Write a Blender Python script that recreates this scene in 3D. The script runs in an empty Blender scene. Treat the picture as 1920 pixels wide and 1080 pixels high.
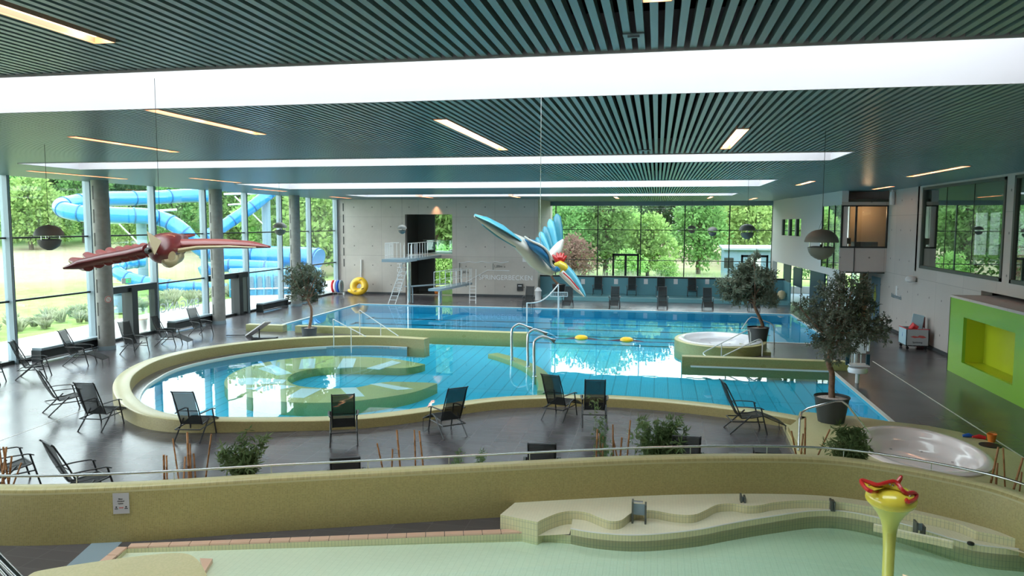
import bpy, math, random
from mathutils import Vector, Matrix
from mathutils.geometry import tessellate_polygon
random.seed(7)
R = math.radians
PI = math.pi
V = Vector
scene = bpy.context.scene
COL = scene.collection

# ------------------------------------------------------------------ camera
YAW, PIT, ROL, FPX, EYE = 0.18989444, 0.08610485, 0.00271406, 1410.7, 5.0
_f = V((-math.sin(YAW) * math.cos(PIT), math.cos(YAW) * math.cos(PIT), -math.sin(PIT)))
_r0 = V((math.cos(YAW), math.sin(YAW), 0))
_u0 = _r0.cross(_f)
_r = _r0 * math.cos(ROL) + _u0 * math.sin(ROL)
_u = -_r0 * math.sin(ROL) + _u0 * math.cos(ROL)
CAMP = V((0, 0, EYE))


def ray(px, py):
    return _r * ((px - 960) / FPX) - _u * ((py - 540) / FPX) + _f


def U(px, py, z=None, x=None, y=None, d=None):
    """world point seen at a photograph pixel, on the plane z=, x=, y= or at a forward distance d="""
    q = ray(px, py)
    if z is not None:
        t = (z - EYE) / q.z
    elif x is not None:
        t = x / q.x
    elif y is not None:
        t = y / q.y
    else:
        t = d
    return CAMP + q * t


cam = bpy.data.objects.new('camera', bpy.data.cameras.new('camera'))
COL.objects.link(cam)
cam.matrix_world = Matrix(((_r.x, _u.x, -_f.x, 0), (_r.y, _u.y, -_f.y, 0), (_r.z, _u.z, -_f.z, EYE), (0, 0, 0, 1)))
cam.data.sensor_width = 36
cam.data.lens = FPX / 1920 * 36
cam.data.clip_start = 0.05
cam.data.clip_end = 900
scene.camera = cam
scene.view_settings.view_transform = 'Standard'
scene.view_settings.look = 'None'
scene.view_settings.gamma = 1
scene.view_settings.use_curve_mapping = False


# ------------------------------------------------------------------ materials
def srgb(r, g, b):
    def c(x):
        x /= 255
        return x / 12.92 if x <= .04045 else ((x + .055) / 1.055) ** 2.4
    return (c(r), c(g), c(b), 1)


class NT:
    def __init__(s, name):
        s.m = bpy.data.materials.new(name)
        s.m.use_nodes = True
        s.t = s.m.node_tree
        s.t.nodes.clear()
        s.out = s.n('ShaderNodeOutputMaterial')

    def n(s, typ, **kw):
        nd = s.t.nodes.new(typ)
        for k, v in kw.items():
            if k.startswith('i_'):
                nd.inputs[k[2:].replace('_', ' ')].default_value = v
            else:
                setattr(nd, k, v)
        return nd

    def l(s, a, b):
        s.t.links.new(a, b)

    def math(s, op, a, b=None, c=None):
        nd = s.n('ShaderNodeMath', operation=op)
        for i, x in enumerate((a, b, c)):
            if x is None:
                continue
            if isinstance(x, (int, float)):
                nd.inputs[i].default_value = x
            else:
                s.l(x, nd.inputs[i])
        return nd.outputs[0]

    def mix(s, fac, a, b):
        nd = s.n('ShaderNodeMix', data_type='RGBA')
        for i, x in ((0, fac), (6, a), (7, b)):
            if isinstance(x, (int, float, tuple)):
                nd.inputs[i].default_value = x
            else:
                s.l(x, nd.inputs[i])
        return nd.outputs[2]

    def ramp(s, fac, stops):
        nd = s.n('ShaderNodeValToRGB')
        e = nd.color_ramp.elements
        while len(e) < len(stops):
            e.new(.5)
        for el, (p, c) in zip(e, stops):
            el.position = p
            el.color = c if isinstance(c, tuple) else (c, c, c, 1)
        s.l(fac, nd.inputs[0])
        return nd.outputs[0]


def M(name, col, rough=.5, metal=0, spec=.5, noise=0, nscale=6, bump=0, coat=0, emit=None, estr=1, coords='Object'):
    k = NT(name)
    b = k.n('ShaderNodeBsdfPrincipled')
    b.inputs['Base Color'].default_value = col
    b.inputs['Roughness'].default_value = rough
    b.inputs['Metallic'].default_value = metal
    b.inputs['Specular IOR Level'].default_value = spec
    b.inputs['Coat Weight'].default_value = coat
    if emit:
        b.inputs['Emission Color'].default_value = emit
        b.inputs['Emission Strength'].default_value = estr
    if noise or bump:
        tc = k.n('ShaderNodeTexCoord')
        nz = k.n('ShaderNodeTexNoise')
        nz.inputs['Scale'].default_value = nscale
        nz.inputs['Detail'].default_value = 4
        k.l(tc.outputs[coords], nz.inputs[0])
        if noise:
            dark = tuple(c * (1 - noise) for c in col[:3]) + (1,)
            lite = tuple(min(1, c * (1 + noise)) for c in col[:3]) + (1,)
            k.l(k.mix(k.ramp(nz.outputs[0], [(.3, 0.), (.7, 1.)]), dark, lite), b.inputs['Base Color'])
        if bump:
            bp = k.n('ShaderNodeBump')
            bp.inputs['Strength'].default_value = bump
            k.l(nz.outputs[0], bp.inputs['Height'])
            k.l(bp.outputs[0], b.inputs['Normal'])
    k.l(b.outputs[0], k.out.inputs[0])
    return k.m


def tile_mat(name, c1, c2, mortar, w, h, ms=.08, rough=.3, off=0., spec=.5, big=None, bigamt=.25, bump=.15, rot=0):
    """tiles laid out in UV metres"""
    k = NT(name)
    uv = k.n('ShaderNodeUVMap')
    vec = uv.outputs[0]
    if rot:
        mp = k.n('ShaderNodeMapping')
        mp.inputs['Rotation'].default_value = (0, 0, rot)
        k.l(vec, mp.inputs[0])
        vec = mp.outputs[0]
    br = k.n('ShaderNodeTexBrick', offset=off, squash=1)
    k.l(vec, br.inputs[0])
    br.inputs['Color1'].default_value = c1
    br.inputs['Color2'].default_value = c2
    br.inputs['Mortar'].default_value = mortar
    br.inputs['Scale'].default_value = 1
    br.inputs['Mortar Size'].default_value = ms * min(w, h)
    br.inputs['Mortar Smooth'].default_value = .3
    br.inputs['Brick Width'].default_value = w
    br.inputs['Row Height'].default_value = h
    col = br.outputs[0]
    nz = k.n('ShaderNodeTexNoise')
    nz.inputs['Scale'].default_value = big or .6
    nz.inputs['Detail'].default_value = 3
    k.l(vec, nz.inputs[0])
    hsv = k.n('ShaderNodeHueSaturation')
    k.l(col, hsv.inputs['Color'])
    k.l(k.math('MULTIPLY_ADD', nz.outputs[0], bigamt * 2, 1 - bigamt), hsv.inputs['Value'])
    b = k.n('ShaderNodeBsdfPrincipled')
    k.l(hsv.outputs[0], b.inputs['Base Color'])
    b.inputs['Specular IOR Level'].default_value = spec
    k.l(k.math('MULTIPLY_ADD', nz.outputs[0], .25, rough - .12), b.inputs['Roughness'])
    if bump:
        bp = k.n('ShaderNodeBump')
        bp.inputs['Strength'].default_value = bump
        bp.inputs['Distance'].default_value = .01
        k.l(k.math('SUBTRACT', 1., br.outputs[1]), bp.inputs['Height'])
        k.l(bp.outputs[0], b.inputs['Normal'])
    k.l(b.outputs[0], k.out.inputs[0])
    return k.m


def concrete_mat(name, base, jointw=2.7, jointh=1.35, hx=1.35, hz=1.35, var=.12):
    k = NT(name)
    uv = k.n('ShaderNodeUVMap')
    n1 = k.n('ShaderNodeTexNoise')
    n1.inputs['Scale'].default_value = .55
    n1.inputs['Detail'].default_value = 8
    n1.inputs['Roughness'].default_value = .65
    k.l(uv.outputs[0], n1.inputs[0])
    n2 = k.n('ShaderNodeTexNoise')
    n2.inputs['Scale'].default_value = 9
    n2.inputs['Detail'].default_value = 5
    k.l(uv.outputs[0], n2.inputs[0])
    br = k.n('ShaderNodeTexBrick', offset=0., squash=1)
    k.l(uv.outputs[0], br.inputs[0])
    br.inputs['Color1'].default_value = (1, 1, 1, 1)
    br.inputs['Color2'].default_value = (.93, .93, .93, 1)
    br.inputs['Mortar'].default_value = (.72, .72, .72, 1)
    br.inputs['Scale'].default_value = 1
    br.inputs['Mortar Size'].default_value = .012
    br.inputs['Brick Width'].default_value = jointw
    br.inputs['Row Height'].default_value = jointh * 2
    sp = k.n('ShaderNodeSeparateXYZ')
    k.l(uv.outputs[0], sp.inputs[0])
    fx = k.math('SUBTRACT', k.math('FRACT', k.math('DIVIDE', sp.outputs[0], hx)), .5)
    fz = k.math('SUBTRACT', k.math('FRACT', k.math('DIVIDE', sp.outputs[1], hz)), .5)
    fx = k.math('MULTIPLY', fx, hx)
    fz = k.math('MULTIPLY', fz, hz)
    dd = k.math('SQRT', k.math('ADD', k.math('MULTIPLY', fx, fx), k.math('MULTIPLY', fz, fz)))
    hole = k.math('LESS_THAN', dd, .045)
    dark = tuple(c * (1 - var) for c in base[:3]) + (1,)
    lite = tuple(min(1, c * (1 + var)) for c in base[:3]) + (1,)
    c = k.mix(k.ramp(n1.outputs[0], [(.25, 0.), (.75, 1.)]), dark, lite)
    mu = k.n('ShaderNodeMix', data_type='RGBA', blend_type='MULTIPLY')
    mu.inputs[0].default_value = 1
    k.l(c, mu.inputs[6])
    k.l(br.outputs[0], mu.inputs[7])
    c = k.mix(k.math('MULTIPLY', hole, .75), mu.outputs[2], (.1, .09, .085, 1))
    b = k.n('ShaderNodeBsdfPrincipled')
    k.l(c, b.inputs['Base Color'])
    b.inputs['Roughness'].default_value = .6
    bp = k.n('ShaderNodeBump')
    bp.inputs['Strength'].default_value = .12
    k.l(n2.outputs[0], bp.inputs['Height'])
    k.l(bp.outputs[0], b.inputs['Normal'])
    k.l(b.outputs[0], k.out.inputs[0])
    return k.m


def glass_mat(name, tint=(.93, .97, .95, 1), ior=1.5, add=.04, rough=0.):
    k = NT(name)
    tr = k.n('ShaderNodeBsdfTransparent')
    tr.inputs[0].default_value = tint
    gl = k.n('ShaderNodeBsdfGlossy')
    gl.inputs['Roughness'].default_value = rough
    gl.inputs['Color'].default_value = (.95, 1, .97, 1)
    fr = k.n('ShaderNodeFresnel')
    geo = k.n('ShaderNodeNewGeometry')
    k.l(k.math('MULTIPLY_ADD', geo.outputs['Backfacing'], 1 / ior - ior, ior), fr.inputs[0])   # same reflectance on both faces of a pane
    mx = k.n('ShaderNodeMixShader')
    k.l(k.math('MINIMUM', k.math('ADD', fr.outputs[0], add), 1.), mx.inputs[0])
    k.l(tr.outputs[0], mx.inputs[1])
    k.l(gl.outputs[0], mx.inputs[2])
    k.l(mx.outputs[0], k.out.inputs[0])
    return k.m


def water_mat(name, absorb, dens, ripple=.02, rscale=1.2, ior=1.33):
    k = NT(name)
    tr = k.n('ShaderNodeBsdfTransparent')
    tr.inputs[0].default_value = (.98, 1, 1, 1)
    gl = k.n('ShaderNodeBsdfGlossy')
    gl.inputs['Roughness'].default_value = 0.0
    tc = k.n('ShaderNodeTexCoord')
    nz = k.n('ShaderNodeTexNoise')
    nz.inputs['Scale'].default_value = rscale
    nz.inputs['Detail'].default_value = 2
    k.l(tc.outputs['Object'], nz.inputs[0])
    bp = k.n('ShaderNodeBump')
    bp.inputs['Strength'].default_value = 1
    bp.inputs['Distance'].default_value = ripple
    k.l(nz.outputs[0], bp.inputs['Height'])
    k.l(bp.outputs[0], gl.inputs['Normal'])
    fr = k.n('ShaderNodeFresnel')
    fr.inputs[0].default_value = ior
    mx = k.n('ShaderNodeMixShader')
    geo = k.n('ShaderNodeNewGeometry')
    # the underside of the surface only lets light through
    k.l(k.math('MULTIPLY', fr.outputs[0], k.math('SUBTRACT', 1., geo.outputs['Backfacing'])), mx.inputs[0])
    k.l(tr.outputs[0], mx.inputs[1])
    k.l(gl.outputs[0], mx.inputs[2])
    k.l(mx.outputs[0], k.out.inputs[0])
    va = k.n('ShaderNodeVolumeAbsorption')
    va.inputs[0].default_value = absorb
    va.inputs[1].default_value = dens
    k.l(va.outputs[0], k.out.inputs['Volume'])
    return k.m


def leaf_mat(name, c1, c2, trans=.35, rough=.5):
    k = NT(name)
    oi = k.n('ShaderNodeObjectInfo')
    tc = k.n('ShaderNodeTexCoord')
    nz = k.n('ShaderNodeTexNoise')
    nz.inputs['Scale'].default_value = 1.3
    nz.inputs['Detail'].default_value = 5
    k.l(tc.outputs['Object'], nz.inputs[0])
    f = k.ramp(nz.outputs[0], [(.35, 0.), (.65, 1.)])
    c = k.mix(f, c1, c2)
    hs = k.n('ShaderNodeHueSaturation')
    k.l(c, hs.inputs['Color'])
    k.l(k.math('MULTIPLY_ADD', oi.outputs['Random'], .5, .8), hs.inputs['Value'])
    hs.inputs['Saturation'].default_value = .82
    k.l(k.math('MULTIPLY_ADD', oi.outputs['Random'], .04, .48), hs.inputs['Hue'])
    df = k.n('ShaderNodeBsdfDiffuse')
    tl = k.n('ShaderNodeBsdfTranslucent')
    k.l(hs.outputs[0], df.inputs[0])
    k.l(hs.outputs[0], tl.inputs[0])
    mx = k.n('ShaderNodeMixShader')
    mx.inputs[0].default_value = trans
    k.l(df.outputs[0], mx.inputs[1])
    k.l(tl.outputs[0], mx.inputs[2])
    k.l(mx.outputs[0], k.out.inputs[0])
    return k.m


def mesh_fabric(name, col, see=.3):
    k = NT(name)
    d = k.n('ShaderNodeBsdfPrincipled')
    d.inputs['Base Color'].default_value = col
    d.inputs['Roughness'].default_value = .7
    t = k.n('ShaderNodeBsdfTransparent')
    mx = k.n('ShaderNodeMixShader')
    mx.inputs[0].default_value = see
    k.l(d.outputs[0], mx.inputs[1])
    k.l(t.outputs[0], mx.inputs[2])
    k.l(mx.outputs[0], k.out.inputs[0])
    return k.m


m_slat = M('slat_grey_green', (.20, .295, .305, 1), .30, spec=.6)
m_plenum = M('plenum_black', (.012, .011, .01, 1), .9, spec=.05)
m_well = M('skylight_well_white', (.60, .55, .58, 1), .7)
m_conc = concrete_mat('fair_faced_concrete', (.50, .45, .41, 1))
m_conc_r = concrete_mat('pale_concrete', (.55, .485, .46, 1), var=.05)
m_col = M('column_concrete', (.27, .26, .245, 1), .7, noise=.12, nscale=5, bump=.05)
m_slot = M('dark_slot', (.03, .03, .03, 1), .6)
m_deck = tile_mat('dark_deck_tiles', (.086, .075, .082, 1), (.10, .088, .096, 1), (.12, .11, .115, 1), .6, .3, ms=.025, rough=.235, big=.35, bigamt=.10, bump=.03)
m_skirt = M('skirting_dark', (.05, .055, .06, 1), .5)
m_mos = tile_mat('olive_mosaic', (.37, .285, .10, 1), (.28, .215, .07, 1), (.40, .34, .17, 1), .026, .026, ms=.09, rough=.45, big=.5, bigamt=.05)
m_mos2 = tile_mat('olive_green_mosaic', (.31, .31, .11, 1), (.24, .245, .08, 1), (.36, .36, .17, 1), .028, .028, ms=.09, rough=.3, big=.7, bigamt=.08)
m_mostop = tile_mat('cream_mosaic', (.60, .52, .27, 1), (.52, .46, .22, 1), (.58, .52, .30, 1), .026, .026, ms=.08, rough=.32, big=.7, bigamt=.06)
m_island = tile_mat('island_mosaic', (.60, .54, .17, 1), (.52, .47, .14, 1), (.58, .53, .20, 1), .03, .03, ms=.08, rough=.35)
m_stripe = M('pale_stripe_tile', (.86, .93, .92, 1), .35)
m_kid = tile_mat('pale_paddling_tiles', (.90, .87, .70, 1), (.87, .84, .67, 1), (.72, .72, .56, 1), .1, .05, ms=.06, rough=.35, big=.5, bigamt=.04)
m_terr = tile_mat('cream_terrace_tiles', (.86, .80, .60, 1), (.83, .77, .57, 1), (.74, .70, .54, 1), .05, .05, ms=.05, rough=.35, bigamt=.04)
m_terrv = tile_mat('olive_terrace_edge_tiles', (.70, .64, .39, 1), (.66, .61, .36, 1), (.46, .45, .30, 1), .05, .1, ms=.08, rough=.3, bigamt=.06)
m_pool = tile_mat('turquoise_pool_tiles', (.075, .62, .80, 1), (.065, .58, .76, 1), (.03, .36, .50, 1), .45, 8., ms=.05, rough=.4, bigamt=.06, rot=0)
m_pool2 = tile_mat('blue_pool_tiles', (.05, .46, .66, 1), (.045, .43, .63, 1), (.04, .36, .55, 1), .25, .12, ms=.04, rough=.4, bigamt=.05)
m_lane = M('lane_marking_navy', (.01, .03, .06, 1), .5)
m_edge = M('white_pool_edge', (.78, .76, .72, 1), .4)
m_pink = M('pink_rim_tiles', (.75, .48, .36, 1), .4)
m_tub = M('white_tub_acrylic', (.84, .80, .84, 1), .2, coat=.4)
m_tub2 = M('rose_tub_acrylic', (.88, .75, .73, 1), .2, coat=.4)
m_steel = M('brushed_steel', (.62, .62, .62, 1), .22, metal=1)
m_steel2 = M('painted_white_metal', (.72, .73, .74, 1), .35)
m_mull = M('mullion_grey_blue', (.26, .33, .38, 1), .4)
m_dark = M('dark_frame', (.02, .024, .026, 1), .4)
m_frame2 = M('bronze_grey_frame', (.09, .095, .085, 1), .45)
m_glass = glass_mat('window_glass', (.93, .97, .95, 1), add=.02)
m_glassr = glass_mat('reflective_window_glass', (.55, .68, .62, 1), ior=1.6, add=.22)
m_glassb = glass_mat('balustrade_glass', (.75, .92, .85, 1), add=.03)
m_black = M('black_plastic', (.012, .012, .013, 1), .45)
m_anth = M('anthracite_aluminium', (.045, .046, .05, 1), .4, metal=.3)
m_sling = mesh_fabric('black_mesh_sling', (.012, .013, .014, 1), .34)
m_pot = M('charcoal_pot', (.045, .05, .052, 1), .55)
m_potg = M('grey_pot', (.10, .12, .13, 1), .55)
m_pebble = M('pale_pebbles', (.62, .50, .46, 1), .8, noise=.35, nscale=30, bump=.6)
m_bark = M('olive_bark', (.20, .115, .075, 1), .8, noise=.35, nscale=14, bump=.4)
m_barkd = M('tree_bark', (.10, .075, .05, 1), .9, noise=.3, nscale=5)
m_olive = leaf_mat('olive_leaves', (.09, .12, .075, 1), (.24, .28, .20, 1), .25)
m_bam = leaf_mat('bamboo_leaves', (.10, .18, .05, 1), (.24, .36, .12, 1), .3)
m_cane = M('bamboo_cane', (.36, .155, .055, 1), .5, noise=.25, nscale=8)
m_lime = M('lime_panel', (.26, .52, .045, 1), .25, coat=.3)
m_lime2 = M('yellow_green_niche', (.50, .56, .02, 1), .35)
m_teal = M('teal_bench_paint', (.115, .30, .36, 1), .4)
m_tealtop = M('teal_bench_top', (.16, .37, .42, 1), .35)
m_slide = M('blue_slide_fibreglass', (.012, .21, .60, 1), .25, coat=.4)
m_slidel = M('pale_blue_fibreglass', (.07, .31, .50, 1), .4)
m_slided = M('slide_flange_blue', (.01, .09, .26, 1), .4)
m_slidec = M('slide_support_blue_grey', (.16, .26, .34, 1), .6)
m_speak = M('speaker_grey', (.17, .165, .155, 1), .55)
m_yellow = M('yellow_fibreglass', (.80, .62, .06, 1), .2, coat=.5)
m_yellow2 = M('pale_lime_yellow', (.66, .63, .14, 1), .3, coat=.3)
m_red = M('red_fibreglass', (.55, .02, .02, 1), .3, coat=.4)
m_maroon = M('maroon_paint', (.16, .02, .022, 1), .35, coat=.3)
m_rose = M('dusty_red_paint', (.30, .06, .06, 1), .4, coat=.2)
m_cream = M('cream_paint', (.62, .50, .30, 1), .4, coat=.3)
m_wht = M('white_paint', (.72, .70, .66, 1), .35, coat=.3)
m_bblue = M('bird_blue', (.03, .22, .48, 1), .3, coat=.4)
m_bteal = M('bird_teal', (.04, .27, .38, 1), .35, coat=.3)
m_bsky = M('bird_sky_blue', (.12, .50, .68, 1), .3, coat=.3)
m_float = M('float_yellow', (.85, .50, .02, 1), .35, coat=.3)
m_orange = M('orange_plastic', (.80, .22, .03, 1), .4)
m_bluep = M('blue_plastic', (.02, .12, .55, 1), .4)
m_redp = M('red_plastic', (.70, .03, .04, 1), .4)
m_paper = M('white_paper', (.72, .70, .71, 1), .6)
m_sign = M('grey_white_sign', (.50, .46, .47, 1), .5)
m_print = M('dark_print', (.05, .05, .06, 1), .6)
m_printr = M('red_print', (.55, .09, .08, 1), .6)
m_decal = M('white_wall_lettering', (.75, .75, .77, 1), .6)
m_tie = M('trolley_grey', (.42, .44, .46, 1), .45)
m_tiel = M('trolley_pale_blue', (.42, .60, .70, 1), .45)
m_wood = M('warm_wood', (.33, .17, .07, 1), .5, noise=.25, nscale=4)
m_whitewall = M('white_render', (.62, .60, .60, 1), .7)
m_warmwall = M('warm_office_wall', (.38, .29, .20, 1), .7)
m_navy = M('navy_board', (.012, .05, .075, 1), .5)
m_bluefl = M('pale_blue_floor', (.36, .50, .62, 1), .35)
m_greensign = M('green_exit_sign', (.03, .45, .16, 1), .5, emit=(.05, .6, .2, 1), estr=.6)
m_lamp = M('warm_tube', (.9, .5, .3, 1), .5, emit=(1, .58, .36, 1), estr=3.4)
m_lamph = M('hot_lamp_end', (.9, .7, .4, 1), .5, emit=(1, .74, .42, 1), estr=7)
m_lampbox = M('copper_reflector', (.85, .52, .40, 1), .35, metal=.3)
m_grass = M('lawn_grass', (.16, .30, .055, 1), .9, noise=.25, nscale=2)
m_soil = M('dry_meadow', (.42, .34, .22, 1), .95, noise=.25, nscale=.6)
m_pave = M('pale_paving', (.50, .50, .49, 1), .8, noise=.06, nscale=2)
m_tuft = leaf_mat('ornamental_grass', (.30, .36, .20, 1), (.50, .50, .36, 1), .4)
m_forest = M('forest_slope', (.045, .10, .035, 1), .95, noise=.5, nscale=.5, bump=.8)
m_shed = M('blue_grey_cladding', (.16, .26, .36, 1), .6)
m_whiteb = M('white_cladding', (.7, .7, .7, 1), .6)
m_t = [leaf_mat('leaves_mid_green', (.08, .22, .035, 1), (.17, .36, .07, 1)),
       leaf_mat('leaves_light_green', (.16, .34, .05, 1), (.34, .52, .11, 1)),
       leaf_mat('leaves_dark_green', (.03, .10, .03, 1), (.08, .19, .055, 1)),
       leaf_mat('leaves_reddish', (.22, .11, .08, 1), (.38, .24, .16, 1))]


# ------------------------------------------------------------------ mesh building
class MB:
    def __init__(s):
        s.v = []
        s.f = []

    def add(s, vs, fs):
        o = len(s.v)
        s.v += [V(p) for p in vs]
        s.f += [tuple(i + o for i in q) for q in fs]
        return s

    def box(s, x0, x1, y0, y1, z0, z1):
        return s.add([(x0, y0, z0), (x1, y0, z0), (x1, y1, z0), (x0, y1, z0), (x0, y0, z1), (x1, y0, z1), (x1, y1, z1), (x0, y1, z1)],
                     [(0, 3, 2, 1), (4, 5, 6, 7), (0, 1, 5, 4), (1, 2, 6, 5), (2, 3, 7, 6), (3, 0, 4, 7)])

    def obox(s, c, size, mat):
        """box with centre c, full size, 3x3 rotation"""
        hx, hy, hz = size[0] / 2, size[1] / 2, size[2] / 2
        vs = [V(c) + mat @ V((a * hx, b * hy, d * hz)) for d in (-1, 1) for a, b in ((-1, -1), (1, -1), (1, 1), (-1, 1))]
        return s.add(vs, [(0, 3, 2, 1), (4, 5, 6, 7), (0, 1, 5, 4), (1, 2, 6, 5), (2, 3, 7, 6), (3, 0, 4, 7)])

    def bar(s, a, b, w, h, up=(0, 0, 1)):
        a, b = V(a), V(b)
        d = (b - a)
        L = d.length
        d.normalize()
        x = d.cross(V(up))
        if x.length < 1e-4:
            x = V((1, 0, 0))
        x.normalize()
        z = x.cross(d)
        m = Matrix((x, d, z)).transposed()
        return s.obox((a + b) / 2, (w, L, h), m)

    def tube(s, pts, r, n=8, closed=False, axis=None, cap=True):
        """r: number, list, or list of (a,b) for elliptical sections (a along axis-ish)"""
        pts = [V(p) for p in pts]
        k = len(pts)
        rs = r if isinstance(r, (list, tuple)) else [r] * k
        up = V(axis) if axis is not None else None
        prev = None
        rings = []
        for i in range(k):
            if closed:
                t = pts[(i + 1) % k] - pts[i - 1]
            else:
                t = pts[min(i + 1, k - 1)] - pts[max(i - 1, 0)]
            t.normalize()
            if up is not None:
                x = up - t * up.dot(t)
            elif prev is None:
                x = t.cross(V((0, 0, 1)))
                if x.length < .1:
                    x = t.cross(V((0, 1, 0)))
            else:
                x = prev - t * prev.dot(t)
            x.normalize()
            prev = x
            y = t.cross(x)
            ra, rb = (rs[i] if isinstance(rs[i], (tuple, list)) else (rs[i], rs[i]))
            rings.append([pts[i] + x * (ra * math.cos(2 * PI * j / n)) + y * (rb * math.sin(2 * PI * j / n)) for j in range(n)])
        vs = [p for g in rings for p in g]
        fs = []
        m = k if closed else k - 1
        for i in range(m):
            a, b = i * n, ((i + 1) % k) * n
            for j in range(n):
                j2 = (j + 1) % n
                fs.append((a + j, a + j2, b + j2, b + j))
        if cap and not closed:
            fs.append(tuple(range(n - 1, -1, -1)))
            fs.append(tuple((k - 1) * n + j for j in range(n)))
        return s.add(vs, fs)

    def lathe(s, prof, n=24, c=(0, 0, 0), cap=True, scale=(1, 1), frame=None):
        vs = []
        for (r, z) in prof:
            for j in range(n):
                a = 2 * PI * j / n
                p = V((r * math.cos(a) * scale[0], r * math.sin(a) * scale[1], z))
                if frame is not None:
                    p = frame @ p
                vs.append(V(c) + p)
        fs = []
        for i in range(len(prof) - 1):
            for j in range(n):
                j2 = (j + 1) % n
                fs.append((i * n + j, i * n + j2, (i + 1) * n + j2, (i + 1) * n + j))
        if cap:
            fs.append(tuple(range(n - 1, -1, -1)))
            fs.append(tuple((len(prof) - 1) * n + j for j in range(n)))
        return s.add(vs, fs)

    def flat(s, loops, z, down=False):
        """polygon (first loop) with holes at height z"""
        lp = [[V((p[0], p[1], 0)) for p in l] for l in loops]
        tri = tessellate_polygon(lp)
        vs = [V((p.x, p.y, z(p.x, p.y) if callable(z) else z)) for l in lp for p in l]
        fs = []
        for t in tri:
            a, b, c = (vs[i] for i in t)
            cr = (b - a).cross(c - a).z
            if abs(cr) < 1e-9:
                continue
            t = tuple(t)
            if (cr < 0) != down:
                t = t[::-1]
            fs.append(t)
        return s.add(vs, fs)

    def side(s, loop, z0, z1, closed=True, inward=False):
        k = len(loop)
        g = lambda z, p: z(p[0], p[1]) if callable(z) else z
        vs = [(p[0], p[1], g(z0, p)) for p in loop] + [(p[0], p[1], g(z1, p)) for p in loop]
        fs = []
        for i in range(k if closed else k - 1):
            j = (i + 1) % k
            q = (i, j, k + j, k + i)
            fs.append(q[::-1] if inward else q)
        return s.add(vs, fs)

    def prism(s, loop, z0, z1):
        if area(loop) < 0:
            loop = loop[::-1]
        s.side(loop, z0, z1)
        s.flat([loop], z1)
        s.flat([loop], z0, down=True)
        return s

    def build(s, name, mat, parent=None, smooth=None, uv=True, loc=None, bevel=0, ang=40):
        me = bpy.data.meshes.new(name)
        L = V(loc) if loc is not None else V((0, 0, 0))
        me.from_pydata([tuple(p - L) for p in s.v], [], s.f)
        me.materials.append(mat)
        if uv:
            ul = me.uv_layers.new(name='UVMap')
            vv = me.vertices
            for p in me.polygons:
                n = p.normal
                ax, ay, az = abs(n.x), abs(n.y), abs(n.z)
                for li in p.loop_indices:
                    co = vv[me.loops[li].vertex_index].co + L
                    if az >= .7:
                        ul.data[li].uv = (co.x, co.y)
                    elif ax > ay:
                        ul.data[li].uv = (co.y, co.z)
                    else:
                        ul.data[li].uv = (co.x, co.z)
        if smooth:
            me.shade_smooth()
            me.set_sharp_from_angle(angle=R(ang))
        o = bpy.data.objects.new(name, me)
        COL.objects.link(o)
        o.location = L
        if parent is not None:
            o.parent = parent
        if bevel:
            bv = o.modifiers.new('bevel', 'BEVEL')
            bv.width = bevel
            bv.segments = 2
            bv.limit_method = 'ANGLE'
        return o


def grow(loop, d):
    """polygon pushed outward by d"""
    if area(loop) < 0:
        loop = loop[::-1]
    out = []
    k = len(loop)
    for i in range(k):
        a, b, c = V(loop[i - 1]), V(loop[i]), V(loop[(i + 1) % k])
        n1 = V((b.y - a.y, a.x - b.x))
        n2 = V((c.y - b.y, b.x - c.x))
        if n1.length < 1e-6 or n2.length < 1e-6:
            out.append(tuple(b))
            continue
        n = n1.normalized() + n2.normalized()
        if n.length < .2:
            n = n1
        n.normalize()
        out.append(tuple(b + n * d))
    return out


def area(l):
    return sum(l[i - 1][0] * l[i][1] - l[i][0] * l[i - 1][1] for i in range(len(l))) / 2


def tag(o, label, cat, group=None, kind=None):
    o['label'] = label
    o['category'] = cat
    if group:
        o['group'] = group
    if kind:
        o['kind'] = kind
    return o


def struct(o, label=None, cat=None):
    o['kind'] = 'structure'
    if label:
        o['label'] = label
    if cat:
        o['category'] = cat
    return o


def thing(name, label, cat, loc=(0, 0, 0), rz=0, group=None, kind=None):
    o = bpy.data.objects.new(name, None)
    COL.objects.link(o)
    o.location = loc
    o.rotation_euler = (0, 0, rz)
    o.empty_display_size = .2
    return tag(o, label, cat, group, kind)


def dup(root, loc=None, rz=None, label=None, group=None, scale=None):
    r = root.copy()
    COL.objects.link(r)
    if loc is not None:
        r.location = loc
    if rz is not None:
        r.rotation_euler = (0, 0, rz)
    if scale is not None:
        r.scale = scale if isinstance(scale, (tuple, list)) else (scale,) * 3
    if label:
        r['label'] = label
    if group:
        r['group'] = group
    for ch in list(root.children):
        c = ch.copy()
        COL.objects.link(c)
        c.parent = r
        for g in ch.children:
            d = g.copy()
            COL.objects.link(d)
            d.parent = c
    return r


def smooth_path(pts, n=6, closed=False):
    pts = [V(p) if len(p) == 3 else V((p[0], p[1], 0)) for p in pts]
    out = []
    k = len(pts)
    rng = range(k) if closed else range(k - 1)
    for i in rng:
        g = lambda j: pts[j % k] if closed else pts[max(0, min(k - 1, j))]
        p0, p1, p2, p3 = g(i - 1), g(i), g(i + 1), g(i + 2)
        for a in range(n):
            t = a / n
            out.append(.5 * ((2 * p1) + (p2 - p0) * t + (2 * p0 - 5 * p1 + 4 * p2 - p3) * t * t + (3 * p1 - p0 - 3 * p2 + p3) * t ** 3))
    if not closed:
        out.append(pts[-1])
    return out


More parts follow.
